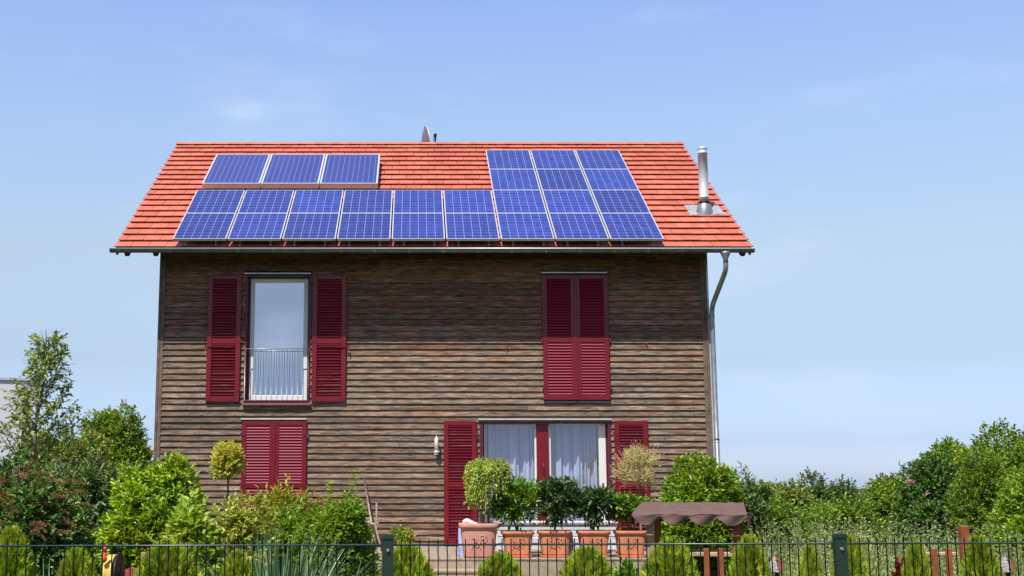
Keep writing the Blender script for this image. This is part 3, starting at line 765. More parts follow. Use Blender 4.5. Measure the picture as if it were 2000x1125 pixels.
b.lathe((fX, fY, 0), [(.088, zc - .02), (.088, zc + .10), (.091, zc + .103), (.091, zc + .115), (.088, zc + .118), (.088, zt - .10), (.094, zt - .097), (.094, zt - .075), (.090, zt - .072), (.090, zt - .01), (.094, zt - .005), (.088, zt + .015), (.05, zt + .04), (.012, zt + .052)], 28)
flue = part('flue_pipe', b, M['steel'], roof)
b = MB(); b.lathe((fX, fY, 0), [(.125, zc + .005), (.13, zc + .012), (.098, zc + .03), (.090, zc + .035)], 28); part('storm_collar', b, M['black'], roof)

# ---- gutter
gx0, gx1 = xat(214, 490, EY - .07), xat(1474, 490, EY - .07)
gz = ZE - .005; gy = EY - .035; gr = .062
b = MB(); pts = []; n = 12
prof = [(gy + math.cos(a) * gr, gz + math.sin(a) * gr) for a in [math.pi + math.pi * i / n for i in range(n + 1)]]
prof2 = [(gy + math.cos(a) * (gr - .005), gz + math.sin(a) * (gr - .005)) for a in [math.pi + math.pi * i / n for i in range(n + 1)]]
loop = prof + prof2[::-1]
ln_ = len(loop)
b.add([(gx0, y, z) for y, z in loop] + [(gx1, y, z) for y, z in loop], [(i, (i + 1) % ln_, ln_ + (i + 1) % ln_, ln_ + i) for i in range(ln_)], True)
for xx in (gx0, gx1):
    b.add([(xx, y, z) for y, z in prof], [tuple(range(len(prof)))])
gutter = part('gutter', b, M['zinc'], house)
b = MB(); b.tube([(gx0, gy - gr, gz + .004), (gx1, gy - gr, gz + .004)], .010, 8); part('gutter_bead', b, M['zinc_edge'], gutter)
pxs = [233, 294, 332, 397, 464, 532] + [532 + 66.8 * i for i in range(1, 14)] + [1423, 1452]
for q in pxs:
    x = xat(q, 492, gy - gr); b = MB(); pr = [(gy + math.cos(a) * (gr + .004), gz + math.sin(a) * (gr + .004)) for a in [math.pi + math.pi * i / 8 for i in range(9)]]
    b.add([(x - .014, y, z) for y, z in pr] + [(x + .014, y, z) for y, z in pr], [(i, i + 1, 10 + i, 9 + i) for i in range(8)], True)
    part('bracket', b, M['zinc_light'], gutter)
# ---- downpipe
fxp = xat(1417, 500, gy)
b = MB(); b.lathe((fxp, gy, 0), [(.040, gz - .24), (.042, gz - .17), (.085, gz - .075), (.088, gz - .055)], 20); 
dp = None
pA = Vector((fxp, gy, gz - .20)); pB = at(1414, 530, gy + .04); pC = at(1390, 600, WY - .10); pD = at(1402, 905, WY - .10)
pC2 = Vector((pC.x, pC.y, pC.z)); pE = Vector((xat(1390, 640, WY - .1) + .005, WY - .10, .1)); pE.x = pC.x
path = [pA, pA.lerp(pB, .6), pB]
def bez(p0, p1, p2, n=5): return [((1 - t) ** 2) * p0 + 2 * t * (1 - t) * p1 + t * t * p2 for t in [i / n for i in range(n + 1)]]
top = [pA] + bez(Vector((pA.x, pA.y, gz - .26)), Vector((pA.x, pA.y, gz - .36)), Vector((pA.x, pA.y, gz - .36)).lerp(pC, .14), 5)
low = bez(pC.lerp(Vector((pA.x, pA.y, gz - .36)), .14), pC, pC + Vector((0, 0, -.16)), 5) + [Vector((pC.x, pC.y, .1))]
bb = MB(); bb.tube(top + low, .043, 16); downpipe = part('downpipe', bb, M['zinc_light'], house)
part('funnel', b, M['zinc_light'], downpipe)
b = MB()
for zz in (pC.z - .16, zat(860, WY - .1)):
    b = MB(); b.tube([(pC.x, pC.y, zz - .03), (pC.x, pC.y, zz + .03)], .048, 16); b.box(pC.x - .012, pC.x + .012, pC.y + .04, WY + .0, zz - .012, zz + .012)
    part('pipe_clip', b, M['zinc_light'], downpipe)
# pale metal trim on the right corner
b = MB(); b.cbox(WXR + .058, WXR + .095, WY - .02, WY + .05, DZ - .1, ZW + .02); part('corner_trim', b, M['zinc_edge'], house)

# ---- shutters
def shutter(x0, x1, z0, z1, y, opened, hinge_left):
    """louvred leaf: stiles, rails, tilted slats; opened leaves hang back to front so the slats tilt inwards"""
    st = .082; th = .038
    b = MB(); zm = z0 + (z1 - z0) * .475
    b.cbox(x0, x0 + st, y - th, y, z0, z1); b.cbox(x1 - st, x1, y - th, y, z0, z1)
    for (a, c) in ((z0, z0 + .095), (zm - .045, zm + .045), (z1 - .075, z1)):
        b.cbox(x0 + st, x1 - st, y - th + .0025, y - .0025, a, c)
    s = part('shutter', b, M['red'], house)
    b = MB()
    for (a, c) in ((z0 + .095, zm - .045), (zm + .045, z1 - .075)):
        n = int(round((c - a) / .0505)); d = (c - a) / n
        for i in range(n):
            zc_ = a + d * (i + .5); tl = random.gauss(0, .03)
            hy, hz = .015, .024 + tl * .02
            if opened: p0, p1 = (y - th / 2 + hy, zc_ - hz * .95), (y - th / 2 - hy, zc_ + hz * .55)
            else: p0, p1 = (y - th / 2 - hy, zc_ - hz), (y - th / 2 + hy, zc_ + hz)
            xa, xb = x0 + st - .004, x1 - st + .004
            if opened:      # nose of the slat is a small upright face
                q = [p0, (p1[0], p1[1] - .011), p1, (p0[0], p0[1] + .009)]
                b.hexa([(xa, q[1][0], q[1][1]), (xb, q[1][0], q[1][1]), (xb, q[0][0], q[0][1]), (xa, q[0][0], q[0][1]),
                        (xa, q[2][0], q[2][1]), (xb, q[2][0], q[2][1]), (xb, q[3][0], q[3][1]), (xa, q[3][0], q[3][1])])
            else:
                t2 = .0035
                b.hexa([(xa, p0[0] - t2, p0[1]), (xb, p0[0] - t2, p0[1]), (xb, p0[0] + t2, p0[1] - .001), (xa, p0[0] + t2, p0[1] - .001),
                        (xa, p1[0] - t2, p1[1]), (xb, p1[0] - t2, p1[1]), (xb, p1[0] + t2, p1[1] + .001), (xa, p1[0] + t2, p1[1] + .001)])
    part('louvre_slats', b, M['slat'], s)
    hx = x0 if hinge_left else x1; sg = -1 if hinge_left else 1
    for zz in (z0 + (z1 - z0) * .10, zm + .01, z0 + (z1 - z0) * .89):
        b = MB(); b.box(min(hx + sg * .022, hx - sg * .06), max(hx + sg * .022, hx - sg * .06), y - th - .006, y - th - .001, zz - .022, zz + .022)
        b.tube([(hx + sg * .02, y - th + .004, zz - .035), (hx + sg * .02, y - th + .004, zz + .035)], .010, 8)
        part('hinge', b, M['red'], s)
    return s
SY = WY - .045
def zz_(y): return zat(y, SY)
def xx_(x, y): return xat(x, y, SY)
# upper left window: two opened leaves
zu0, zu1 = zz_(785), zz_(538)
sl = shutter(xx_(405, 660), xx_(470, 660), zu0, zu1, SY, True, False)
sr = shutter(xx_(610, 660), xx_(676, 660), zu0, zu1, SY, True, True)
for s_, (xa, xb, kx) in ((sl, (402, 458, 402)), (sr, (622, 680, 681))):
    b = MB(); z_ = zz_(677); b.box(xx_(xa, 677), xx_(xb, 677), SY - .056, SY - .046, z_ - .009, z_ + .009)
    b.tube([(xx_(kx, 677), SY - .05, z_ + .02), (xx_(kx, 677), SY - .05, z_ - .09)], .010, 6)
    b.box(min(xx_(xa + 36, 677), xx_(xb - 18, 677)), min(xx_(xa + 36, 677), xx_(xb - 18, 677)) + .11, SY - .062, SY - .044, z_ - .018, z_ + .006)
    part('latch_bar', b, M['red'], s_)
# closed pairs
def closed(x0, x1, y0, y1):
    a, c = xx_(x0, (y0 + y1) / 2), xx_(x1, (y0 + y1) / 2); m_ = (a + c) / 2
    shutter(a, m_ - .002, zz_(y1), zz_(y0), SY + .01, False, True); s2 = shutter(m_ + .002, c, zz_(y1), zz_(y0), SY + .01, False, False)
    b = MB(); b.cbox(m_ - .022, m_ + .022, SY - .042, SY - .029, zz_(y1) + .002, zz_(y0) - .002, .003); part('meeting_strip', b, M['red'], s2)
closed(1060, 1189, 537, 781)
closed(471, 598, 823, 1064)
# ground floor opened leaves
shutter(xx_(867, 930), xx_(931, 930), zz_(1062), zz_(822), SY, True, False)
shutter(xx_(1202, 930), xx_(1267, 930), zz_(1062), zz_(822), SY, True, True)
# red hold-back on the wall
b = MB(); q = at(1262, 672, WY - .03); b.lathe((q.x, q.y - .02, q.z), [(.004, -.02), (.016, -.008), (.016, .010), (.004, .02)], 10); b.tube([(q.x, q.y + .03, q.z), (q.x, q.y - .03, q.z), (q.x + .03, q.y - .04, q.z - .10)], .005, 6)
part('shutter_catch', b, M['red'], house)
b = MB(); q = at(990, 680, WY - .03); b.lathe((q.x, q.y - .02, q.z), [(.004, -.02), (.014, -.008), (.014, .010), (.004, .02)], 10); b.tube([(q.x, q.y + .03, q.z), (q.x, q.y - .03, q.z), (q.x - .02, q.y - .04, q.z - .06)], .005, 6)
part('shutter_catch', b, M['red'], house)

# ---- windows
def reveal(o_, mat, dep=.16, t_=.030):
    x0, x1, z0, z1 = o_; b = MB()
    b.box(x0 - .004, x0 + t_, WY - .038, WY + dep, z0, z1); b.box(x1 - t_, x1 + .004, WY - .038, WY + dep, z0, z1)
    b.box(x0 + t_, x1 - t_, WY - .034, WY + dep, z1 - t_, z1 - .001); b.box(x0 + t_, x1 - t_, WY - .034, WY + dep, z0 + .001, z0 + t_)
    return b
def head_strip(parent, px0, px1, py):
    b = MB(); b.cbox(xat(px0, py, WY), xat(px1, py, WY), WY - .075, WY - .005, zat(py + 1.2, WY), zat(py - 1.2, WY), .003)
    part('head_flashing', b, M['zinc_edge'], parent)
def sash(win, x0, x1, z0, z1, y, fw, glass, fr=None, fb_=None):
    fr = fr or fw; b = MB(); fb_ = fb_ or fw
    b.cbox(x0, x0 + fw, y, y + .06, z0, z1, .006); b.cbox(x1 - fr, x1, y, y + .06, z0, z1, .006)
    b.cbox(x0 + fw, x1 - fr, y + .003, y + .057, z1 - fw, z1 - .001, .006); b.cbox(x0 + fw, x1 - fr, y + .003, y + .057, z0 + .001, z0 + fb_, .006)
    part('frame', b, M['white'], win)
    b = MB(); b.add([(x0 + fw, y + .03, z0 + fb_), (x1 - fr, y + .03, z0 + fb_), (x1 - fr, y + .03, z1 - fw), (x0 + fw, y + .03, z1 - fw)], [(0, 1, 2, 3)])
    part('pane', b, M[glass], win)
# upper left
win = part('balcony_window', reveal(O_UL, 'plum'), M['plum'], house)
YF = WY + .09
sash(win, xat(488, 660, YF), xat(601, 660, YF), zat(783, YF), zat(544, YF), YF, .072, 'glass_up', .078, .10)
b = MB(); b.box(O_UL[0] + .03, xat(488, 660, YF), YF, YF + .05, O_UL[2] + .03, O_UL[3] - .03); b.box(xat(601, 660, YF), O_UL[1] - .03, YF, YF + .05, O_UL[2] + .03, O_UL[3] - .03)
b.box(xat(488, 660, YF), xat(601, 660, YF), YF, YF + .05, zat(544, YF), O_UL[3] - .03)
part('lining', b, M['plum'], win)
xa, xb = xat(495, 700, YF), xat(595, 700, YF); za, zb_ = zat(772, YF + .1), zat(687, YF + .1); b = MB(); nb_ = 9
for i in range(nb_):
    x = xa + (xb - xa) * (i + .5) / nb_; hw = (xb - xa) / nb_ * .40
    b.hexa([(x - hw, YF + .105, za), (x + hw, YF + .085, za), (x + hw, YF + .088, za), (x - hw, YF + .108, za), (x - hw, YF + .105, zb_), (x + hw, YF + .085, zb_), (x + hw, YF + .088, zb_), (x - hw, YF + .108, zb_)])
b.box(xa, xb, YF + .08, YF + .11, zb_ + .002, zb_ + .03)
part('reflection_slats', b, M['pane_reflection'], win)  # added slats standing in for the building and railing bars mirrored in the pane
b = MB(); yr = WY - .085; x0, x1 = xat(478, 730, yr), xat(602, 730, yr); z0, z1 = zat(782, yr), zat(681, yr)
b.tube([(x0, yr, z0), (x0, yr, z1), (x1, yr, z1), (x1, yr, z0), (x0, yr, z0)], .0075, 6)
for i in range(1, 12):
    x = x0 + (x1 - x0) * i / 12; b.tube([(x, yr, z0), (x, yr, z1)], .0042, 6)
for zz in (z0 + .12, z1 - .12):
    for x in (x0, x1): b.box(x - .008, x + .008, yr, WY + .02, zz - .008, zz + .008)
part('railing', b, M['zinc_light'], win)
b = MB(); b.hexa([(O_UL[0] - .02, WY - .10, O_UL[2] - .035), (O_UL[1] + .02, WY - .10, O_UL[2] - .035), (O_UL[1] + .02, WY + .05, O_UL[2] - .03), (O_UL[0] - .02, WY + .05, O_UL[2] - .03),
     (O_UL[0] - .02, WY - .10, O_UL[2] - .005), (O_UL[1] + .02, WY - .10, O_UL[2] - .005), (O_UL[1] + .02, WY + .05, O_UL[2] + .012), (O_UL[0] - .02, WY + .05, O_UL[2] + .012)])
part('sill', b, M['tray'], win); head_strip(win, 478, 608, 535)
# upper right and lower left: dark window behind the closed leaves
for o_, hs_ in ((O_UR, (1057, 1185, 533.5)), (O_LL, (471, 599, 819))):
    w_ = part('window', reveal(o_, 'plum'), M['plum'], house)
    b = MB(); b.box(o_[0] + .03, o_[1] - .03, WY + .08, WY + .10, o_[2] + .03, o_[3] - .03); part('pane', b, M['dark'], w_)
    b = MB(); b.box(o_[0], o_[1], WY - .06, WY + .03, o_[2] - .03, o_[2] - .002); part('sill', b, M['anthra'], w_)
    head_strip(w_, *hs_)
# patio window
win = part('patio_window', reveal(O_LR, 'plum', .16, .05), M['plum'], house)
YF = WY + .08
def PX(x): return xat(x, 940, YF)
zb0, zt0 = DZ + .03, zat(823.5, YF)
sash(win, PX(946), PX(1049), zb0, zt0, YF, .030, 'glass_low', .035, .12)
sash(win, PX(1072), PX(1185), zb0, zt0, YF, .045, 'glass_low', .125, .12)
b = MB(); b.cbox(PX(1049) + .003, PX(1072) - .003, YF - .05, YF + .06, zb0, zt0, .006); part('mullion', b, M['red'], win)
b = MB(); zc_ = zat(905, YF); xm = PX(1061)
b.tube([(xm, YF - .06, zc_ - .20), (xm, YF - .10, zc_ - .19), (xm, YF - .10, zc_ - .02), (xm, YF - .06, zc_)], .008, 6); part('handle', b, M['red'], win)
b = MB(); b.box(O_LR[0] + .05, PX(946), YF, YF + .05, zb0, zt0); b.box(PX(1185), O_LR[1] - .05, YF, YF + .05, zb0, zt0); part('lining', b, M['plum'], win)
for (xa, xb, sd_, gap) in ((950, 1046, 3, None), (1076, 1172, 9, None)):
    b = MB(); n = 150; x0, x1 = PX(xa) - .02, PX(xb) + .05; vs_ = []
    rs = random.Random(sd_); ph = [rs.uniform(0, 6) for _ in range(6)]
    nz_ = 8
    for j in range(nz_ + 1):
        zz = zb0 + .1 + (zt0 - zb0 - .1) * j / nz_; fl_ = 1.0 - .45 * j / nz_
        for i in range(n + 1):
            u = i / n
            yy = YF + .24 + .055 * fl_ * (math.sin(u * 36 + ph[0] + .5 * math.sin(u * 9 + ph[3]) + .12 * j) + .55 * math.sin(u * 91 + ph[1] + math.sin(u * 13 + ph[4])) + .9 * math.sin(u * 17 + ph[2]))
            vs_.append((x0 + (x1 - x0) * u + .012 * math.sin(u * 30 + j * .3), yy, zz))
    b.add(vs_, [(j * (n + 1) + i, j * (n + 1) + i + 1, (j + 1) * (n + 1) + i + 1, (j + 1) * (n + 1) + i) for j in range(nz_) for i in range(n)], True)
    part('curtain', b, M['cloth'], win)
head_strip(win, 934, 1193, 819.5)

# ================================================================== SOLAR PANELS
PH = .21                                                       # glass face above the roof plane
x_l, s_b = roof_hit(340, 461, PH); x_r, _ = roof_hit(1297, 461, PH); _, s_t = roof_hit(1100, 289.5, PH)
PWD = (x_r - x_l) / 9; ROWH = (s_t - s_b) / 4
print('panel', PWD, ROWH)
xdir, sdir, ndir = Vector((1, 0, 0)), Vector((0, CT, ST)), Vector((0, -ST, CT))
ROT = Matrix((xdir, sdir, ndir)).transposed().to_euler()
def face_mesh(name, w_, h_, z, uvs=True):
    me = bpy.data.meshes.new(name); me.from_pydata([(0, 0, z), (w_, 0, z), (w_, h_, z), (0, h_, z)], [], [(0, 1, 2, 3)])
    uv = me.uv_layers.new(name='uv')
    for i, c in enumerate([(0, 0), (1, 0), (1, 1), (0, 1)]): uv.data[i].uv = c
    return me
gap = .026; pw, ph = PWD - gap, ROWH - .006; fw = .016
M['cells'] = cell_mat(pw, ph, 6, 9); M['absorb'] = collector_mat()
b = MB()
b.box(0, pw, 0, fw, -.040, .002); b.box(0, pw, ph - fw, ph, -.040, .002); b.box(0, fw, fw, ph - fw, -.040, .002); b.box(pw - fw, pw, fw, ph - fw, -.040, .002)
b.box(fw, pw - fw, fw, ph - fw, -.036, -.006)
frame_me = b.mesh('panel_frame'); frame_me.materials.append(M['alu'])
cell_me = face_mesh('panel_cells', pw - 2 * fw, ph - 2 * fw, 0); cell_me.materials.append(M['cells'])
for v in cell_me.vertices: v.co.x += fw; v.co.y += fw
ords = ['first', 'second', 'third', 'fourth', 'fifth', 'sixth', 'seventh', 'eighth', 'ninth']
rows_ = [('the bottom row', 0, range(9)), ('the second row from the bottom', 1, range(9)), ('the third row from the bottom, right-hand block', 2, range(6, 9)), ('the top row, right-hand block', 3, range(6, 9))]
proto = None
for nm, r_, cols in rows_:
    for c in cols:
        if proto is None:
            proto = bpy.data.objects.new('solar_panel', None); COL.objects.link(proto)
            link('frame', frame_me, None, proto); link('cells', cell_me, None, proto); o_ = proto
        else: o_ = copy_tree(proto)
        o_.location = rp(x_l + c * PWD, s_b + r_ * ROWH + .004, PH) - rloc(house); o_.rotation_euler = ROT; o_.parent = house
# mounting rails: two under each column of panels, visible at the lower edge
b = MB()
for c in range(9):
    top_s = s_b + ROWH * (4 if c >= 6 else 2)
    for q in (.22, .78):
        x = x_l + (c + q) * PWD
        b.obox(rp(x, (s_b + .04 + top_s) / 2, PH - .075), (.018, 0, 0), sdir * ((top_s - s_b - .04) / 2), ndir * .022)
        b.obox(rp(x, s_b - .0, PH - .115), (.014, 0, 0), sdir * .02, ndir * .012)
part('mounting_rails', b, M['zinc'], house)
# flat collectors
CH = .24
cx_l, cs_b = roof_hit(397, 353.5, CH); cx_r, _ = roof_hit(740, 353.5, CH); _, cs_t = roof_hit(570, 297, CH)
cwid = (cx_r - cx_l) / 3; chh = cs_t - cs_b; cg = .022
b = MB(); cw = cwid - cg; f2 = .03
b.box(0, cw, 0, f2, -.10, .003); b.box(0, cw, chh - f2, chh, -.10, .003); b.box(0, f2, f2, chh - f2, -.10, .003); b.box(cw - f2, cw, f2, chh - f2, -.10, .003); b.box(f2, cw - f2, f2, chh - f2, -.096, -.01)
cf = b.mesh('collector_frame'); cf.materials.append(M['alu'])
cm_ = face_mesh('collector_glass', cw - 2 * f2, chh - 2 * f2, -.003); cm_.materials.append(M['absorb'])
for v in cm_.vertices: v.co.x += f2; v.co.y += f2
proto = None
for i, wh in enumerate(('left', 'middle', 'right')):
    if proto is None:
        proto = bpy.data.objects.new('solar_collector', None); COL.objects.link(proto)
        link('frame', cf, None, proto); link('absorber_glass', cm_, None, proto); o_ = proto
    else: o_ = copy_tree(proto)
    o_.location = rp(cx_l + i * cwid, cs_b, CH) - rloc(house); o_.rotation_euler = ROT; o_.parent = house

# ================================================================== DISH
dY = RY + .9; dc = at(834, 283, dY)
root = thing('satellite_dish', 'grey satellite dish seen edge-on behind the roof ridge', 'satellite dish', (dc.x, dc.y, dc.z - .9))
nrm = Vector((.975, .16, .12)).normalized(); uu = Vector((.11, 0, 1)); uu = (uu - nrm * uu.dot(nrm)).normalized(); vv = nrm.cross(uu)
b = MB(); ring = 28; rad = .43; pr = [(0, 0), (.3, .012), (.6, .045), (.85, .09), (1, .125)]
vs_ = []
for (q, dd) in pr[1:]:
    for k in range(ring):
        a = 2 * math.pi * k / ring; vs_.append(dc + (uu * math.cos(a) + vv * math.sin(a) * .92) * rad * q + nrm * (dd - .125) * .9)
vs_.append(dc - nrm * .125 * .9); ci = len(vs_) - 1
fs = [(i * ring + k, i * ring + (k + 1) % ring, (i + 1) * ring + (k + 1) % ring, (i + 1) * ring + k) for i in range(3) for k in range(ring)] + [(ci, (k + 1) % ring, k) for k in range(ring)]
b.add(vs_, fs, True)
part('dish_bowl', b, M['dish'], root)
b = MB(); b.tube([dc + (uu * math.cos(a) + vv * math.sin(a) * .92) * rad for a in [2 * math.pi * k / 28 for k in range(29)]], .010, 6); part('rim', b, M['zinc_edge'], root)
b = MB(); b.tube([(dc.x - .02, dc.y, dc.z - .9), (dc.x - .02, dc.y, dc.z)], .028, 10); b.tube([dc - uu * .36, Vector((at(850, 283, dY).x, dc.y, zat(283, dY) - .10)), at(850, 276, dY)], .012, 8); part('mast', b, M['zinc_light'], root)
q = at(850, 268, dY); b = MB(); b.lathe((q.x, q.y - .1, q.z - .05), [(.018, -.08), (.024, 0), (.024, .03), (.036, .04), (.038, .09), (.028, .105)], 12); part('feed_horn', b, M['black'], root)
b = MB(); q = at(846.5, 268, dY); b.tube([q + Vector((0, 0, 0)), q + Vector((0, 0, -.12))], .006, 6); b.tube([q + Vector((0, 0, .0)), q + Vector((.04, 0, .03))], .006, 6); part('cable', b, M['black'], root)

# ================================================================== WALL LAMP
q = at(852.5, 880, WY - .10)
root = thing('wall_lamp', 'white candle-shaped wall lamp left of the crimson door shutter', 'wall lamp', (q.x, WY - .034, q.z))
b = MB(); b.lathe((q.x, WY - .12, q.z), [(.026, 0), (.036, .004), (.036, .20), (.030, .215), (.012, .225), (.004, .26)], 16); part('lamp_shade', b, M['lamp'], root)
b = MB(); b.tube([(q.x - .05, WY - .12, q.z + .02), (q.x - .045, WY - .12, q.z - .03), (q.x, WY - .12, q.z - .05), (q.x + .045, WY - .12, q.z - .03), (q.x + .05, WY - .12, q.z + .02)], .008, 8)
b.lathe((q.x, WY - .12, q.z - .06), [(.01, 0), (.03, .01), (.034, .06)], 14); b.tube([(q.x, WY - .12, q.z - .04), (q.x, WY - .03, q.z - .03)], .012, 8); b.cbox(q.x - .035, q.x + .035, WY - .044, WY - .03, q.z - .08, q.z + .04)
part('bracket', b, M['steel'], root)

# ================================================================== DECK, STEPS
ang = at(1000, 1091, 10); DFY = 10 * (DZ - CAMZ) / (ang.z - CAMZ)
print('deck front', DFY)
dx0, dx1 = xat(700, 1080, WY) - .4, xat(1345, 1080, DFY)
root = thing('wooden_deck', 'weathered wooden deck along the house under the terracotta pots', 'deck', ((dx0 + dx1) / 2, DFY, 0))
b = MB(); x = dx0
while x < dx1:
    b.cbox(x, min(x + .138, dx1), DFY + .002, WY - .04, DZ - .03 + random.gauss(0, .001), DZ, .004); x += .145
part('deck_boards', b, M['deck'], root)
b = MB(); b.box(dx0, dx1, DFY + .01, DFY + .05, 0.0, DZ - .034); part('fascia_board', b, M['step'], root)
b = MB()
for yy in (DFY + .6, DFY + 1.8, DFY + 2.9):
    x = dx0 + .2
    while x < dx1: b.box(x, x + .09, yy, yy + .09, 0, DZ - .034); x += 1.1
part('support_posts', b, M['rafter'], root)
sx0, sx1 = xat(846, 1100, DFY - .3), xat(935, 1100, DFY - .3)
root = thing('garden_steps', 'pale wooden steps leading up to the deck behind the wire fence', 'steps', ((sx0 + sx1) / 2, DFY - .35, 0))
for k, (y0, zt_) in enumerate(((DFY - .32, DZ - .14), (DFY - .64, DZ - .28))):
    b = MB(); b.cbox(sx0, sx1, y0, y0 + .145, zt_ - .035, zt_, .005); b.cbox(sx0, sx1, y0 + .155, y0 + .30, zt_ - .035, zt_ + .001, .005); part('tread', b, M['step'], root)
    b = MB(); b.box(sx0 + .01, sx1 - .01, y0 + .02, y0 + .045, 0, zt_ - .04); part('riser', b, M['step'], root)

# ================================================================== FENCE
FY_ = lambda X: 6.96 + (X - xat(1196, 1060, 6.96)) * .062
def fence_pt(px):                                              # point on the fence line at picture column px
    d = ray(px, 1062); k = .062; X0 = xat(1196, 1060, 6.96)
    t_ = (6.96 - k * X0) / (d.y - k * d.x); return Vector((d.x * t_, d.y * t_, 0))
P1, P2 = fence_pt(757), fence_pt(1636); fd = (P2 - P1); FL = fd.length; fd.normalize(); fn = Vector((-fd.y, fd.x, 0))
print('fence panel', FL)
ztop = CAMZ + (zat(1063, 6.96) - CAMZ)
root = thing('wire_fence', 'dark green double-rod wire mesh fence running across the front of the garden', 'fence', tuple(P1))
for k in range(-2, 4):
    Q = P1 + fd * FL * k
    if k < 3:
        b = MB(); nb_ = 50; step = FL / nb_
        for i in range(nb_):
            a = Q + fd * (i + .5) * step + fn * random.gauss(0, .0008)
            b.tube([a + Vector((0, 0, .03)), a + Vector((0, 0, ztop + .032))], .0034, 6)
        for zz in [ztop - .2 * j for j in range(6)]:
            for sgn in (-1, 1):
                a = Q + fn * .0072 * sgn; b.tube([a + Vector((0, 0, zz)), a + fd * FL + Vector((0, 0, zz))], .0056, 6)
        part('mesh_panel', b, M['fence_wire'], root)
    b = MB(); c = Q - fn * .035; b.obox(c + Vector((0, 0, (ztop + .035) / 2)), fd * .031, fn * .022, (0, 0, (ztop + .035) / 2)); 
    post = part('post', b, M['fence'], root)
    b = MB(); b.obox(c + Vector((0, 0, ztop + .042)), fd * .037, fn * .027, (0, 0, .007)); b.obox(c + Vector((0, 0, ztop + .053)), fd * .030, fn * .021, (0, 0, .004)); part('post_cap', b, M['fence'], post)
    b = MB(); q = c - fn * .023 + Vector((0, 0, ztop - .028)); b.tube([q, q - fn * .004, q - fn * .010], [.011, .011, .006], 14); part('bolt', b, M['bolt'], post)
    b = MB(); b.obox(c - fd * .0345 + fn * .012 + Vector((0, 0, ztop - .01)), fd * .0035, fn * .024, (0, 0, .022)); part('clamp', b, M['fence'], post)

# ================================================================== POTS
def pot(px0, px1, pyt, Y, mat, label, saucer=True, relief=True):
    x0, x1 = xat(px0, pyt, Y), xat(px1, pyt, Y); cx = (x0 + x1) / 2; rt = (x1 - x0) / 2
    zt_ = zat(pyt, Y); h = zt_ - DZ - (.03 if saucer else 0); z0 = DZ + (.03 if saucer else .002)
    root = thing('terracotta_pot', label, 'plant pot', (cx, Y, DZ), 'terracotta pots along the deck edge')
    rb = rt * .76; b = MB(); sq = 6
    prof = [(rb * .9, 0), (rb, .012), (rb * 1.01, .03), (rt * .905, h * .80), (rt * .90, h * .82), (rt * .93, h * .83), (rt * .945, h * .86), (rt * .985, h * .875), (rt, h * .90), (rt, h * .975), (rt * .98, h), (rt * .86, h), (rt * .84, h * .985), (rt * .82, h * .90)]
    b.lathe((cx, Y, z0), prof, 48, True, sq); pb = part('pot_body', b, mat, root)
    b = MB(); b.lathe((cx, Y, z0), [(rt * .84, h * .90), (rt * .82, h * .925)], 32, False, sq); part('soil', b, M['soil'] if relief else M['pebble'], root)
    if saucer:
        b = MB(); b.lathe((cx, Y, DZ), [(rb * 1.08, .001), (rb * 1.15, .028), (rb * 1.12, .030), (rb * .95, .02)], 40, True, sq); part('saucer', b, mat, root)
    # raised vine ornament on the front face
    b = MB(); s = rt * .42; zc2 = z0 + h * .45
    def fp(u, v):  # point on the sloping front face
        z = zc2 + v * s; f_ = (z - z0) / (h * .8); rr = rb * 1.01 + (rt * .905 - rb * 1.01) * f_
        return Vector((cx + u * s, Y - rr * 1.0 - .002, z))
    def vine(pts, r0):
        pts = [fp(*p) for p in pts]; b.tube(pts, [r0] * len(pts), 6)
    vine([(-.95 + 1.9 * i / 16, -.75 + 1.3 * i / 16 + .28 * math.sin(i * .75)) for i in range(17)], rt * .018)
    vine([(.35 + .28 * math.cos(a), .62 + .2 * math.sin(a)) for a in [i * .42 for i in range(14)]], rt * .016)
    vine([(-.45 + .26 * math.cos(a), -.15 + .22 * math.sin(a)) for a in [i * .42 for i in range(12)]], rt * .016)
    for (u, v, a) in ((-.7, -.35, 2.2), (-.25, .2, 1.9), (.15, .1, -.8), (.5, .15, -.5), (.7, .55, 1.2), (0, -.45, -1.1), (-.55, .4, 2.6), (.35, -.25, -.6)):
        du, dv = math.cos(a), math.sin(a)
        pts = [fp(u + du * t_, v + dv * t_) for t_ in (0, .12, .26, .38)]; b.tube(pts, [rt * .008, rt * .032, rt * .026, rt * .004], 6)
    part('relief', b, mat, pb)
    return root, cx, z0 + h
PY = DFY + .36
big, bx_, bz_ = pot(896, 973, 1022, PY - .05, M['terra_old'], 'large pale pink terracotta pot holding the weeping standard tree', False)
POTS = [(979, 1042, 1037, 'terracotta pot under the glossy bay bush, directly right of the large pale pot'),
        (1050, 1115, 1036, 'terracotta pot under the tallest dark rhododendron'),
        (1127, 1190, 1036, 'terracotta pot partly hidden by a thuja, between two dark shrubs in pots'),
        (1200, 1261, 1036, 'terracotta pot just left of the canopy post of the sandbox'),
        (1272, 1328, 1036, 'rightmost terracotta pot, behind the posts of the brown canopy')]
potc = []
for (a, c, y, lb) in POTS: potc.append(pot(a, c, y, PY + .05, M['terra'], lb))
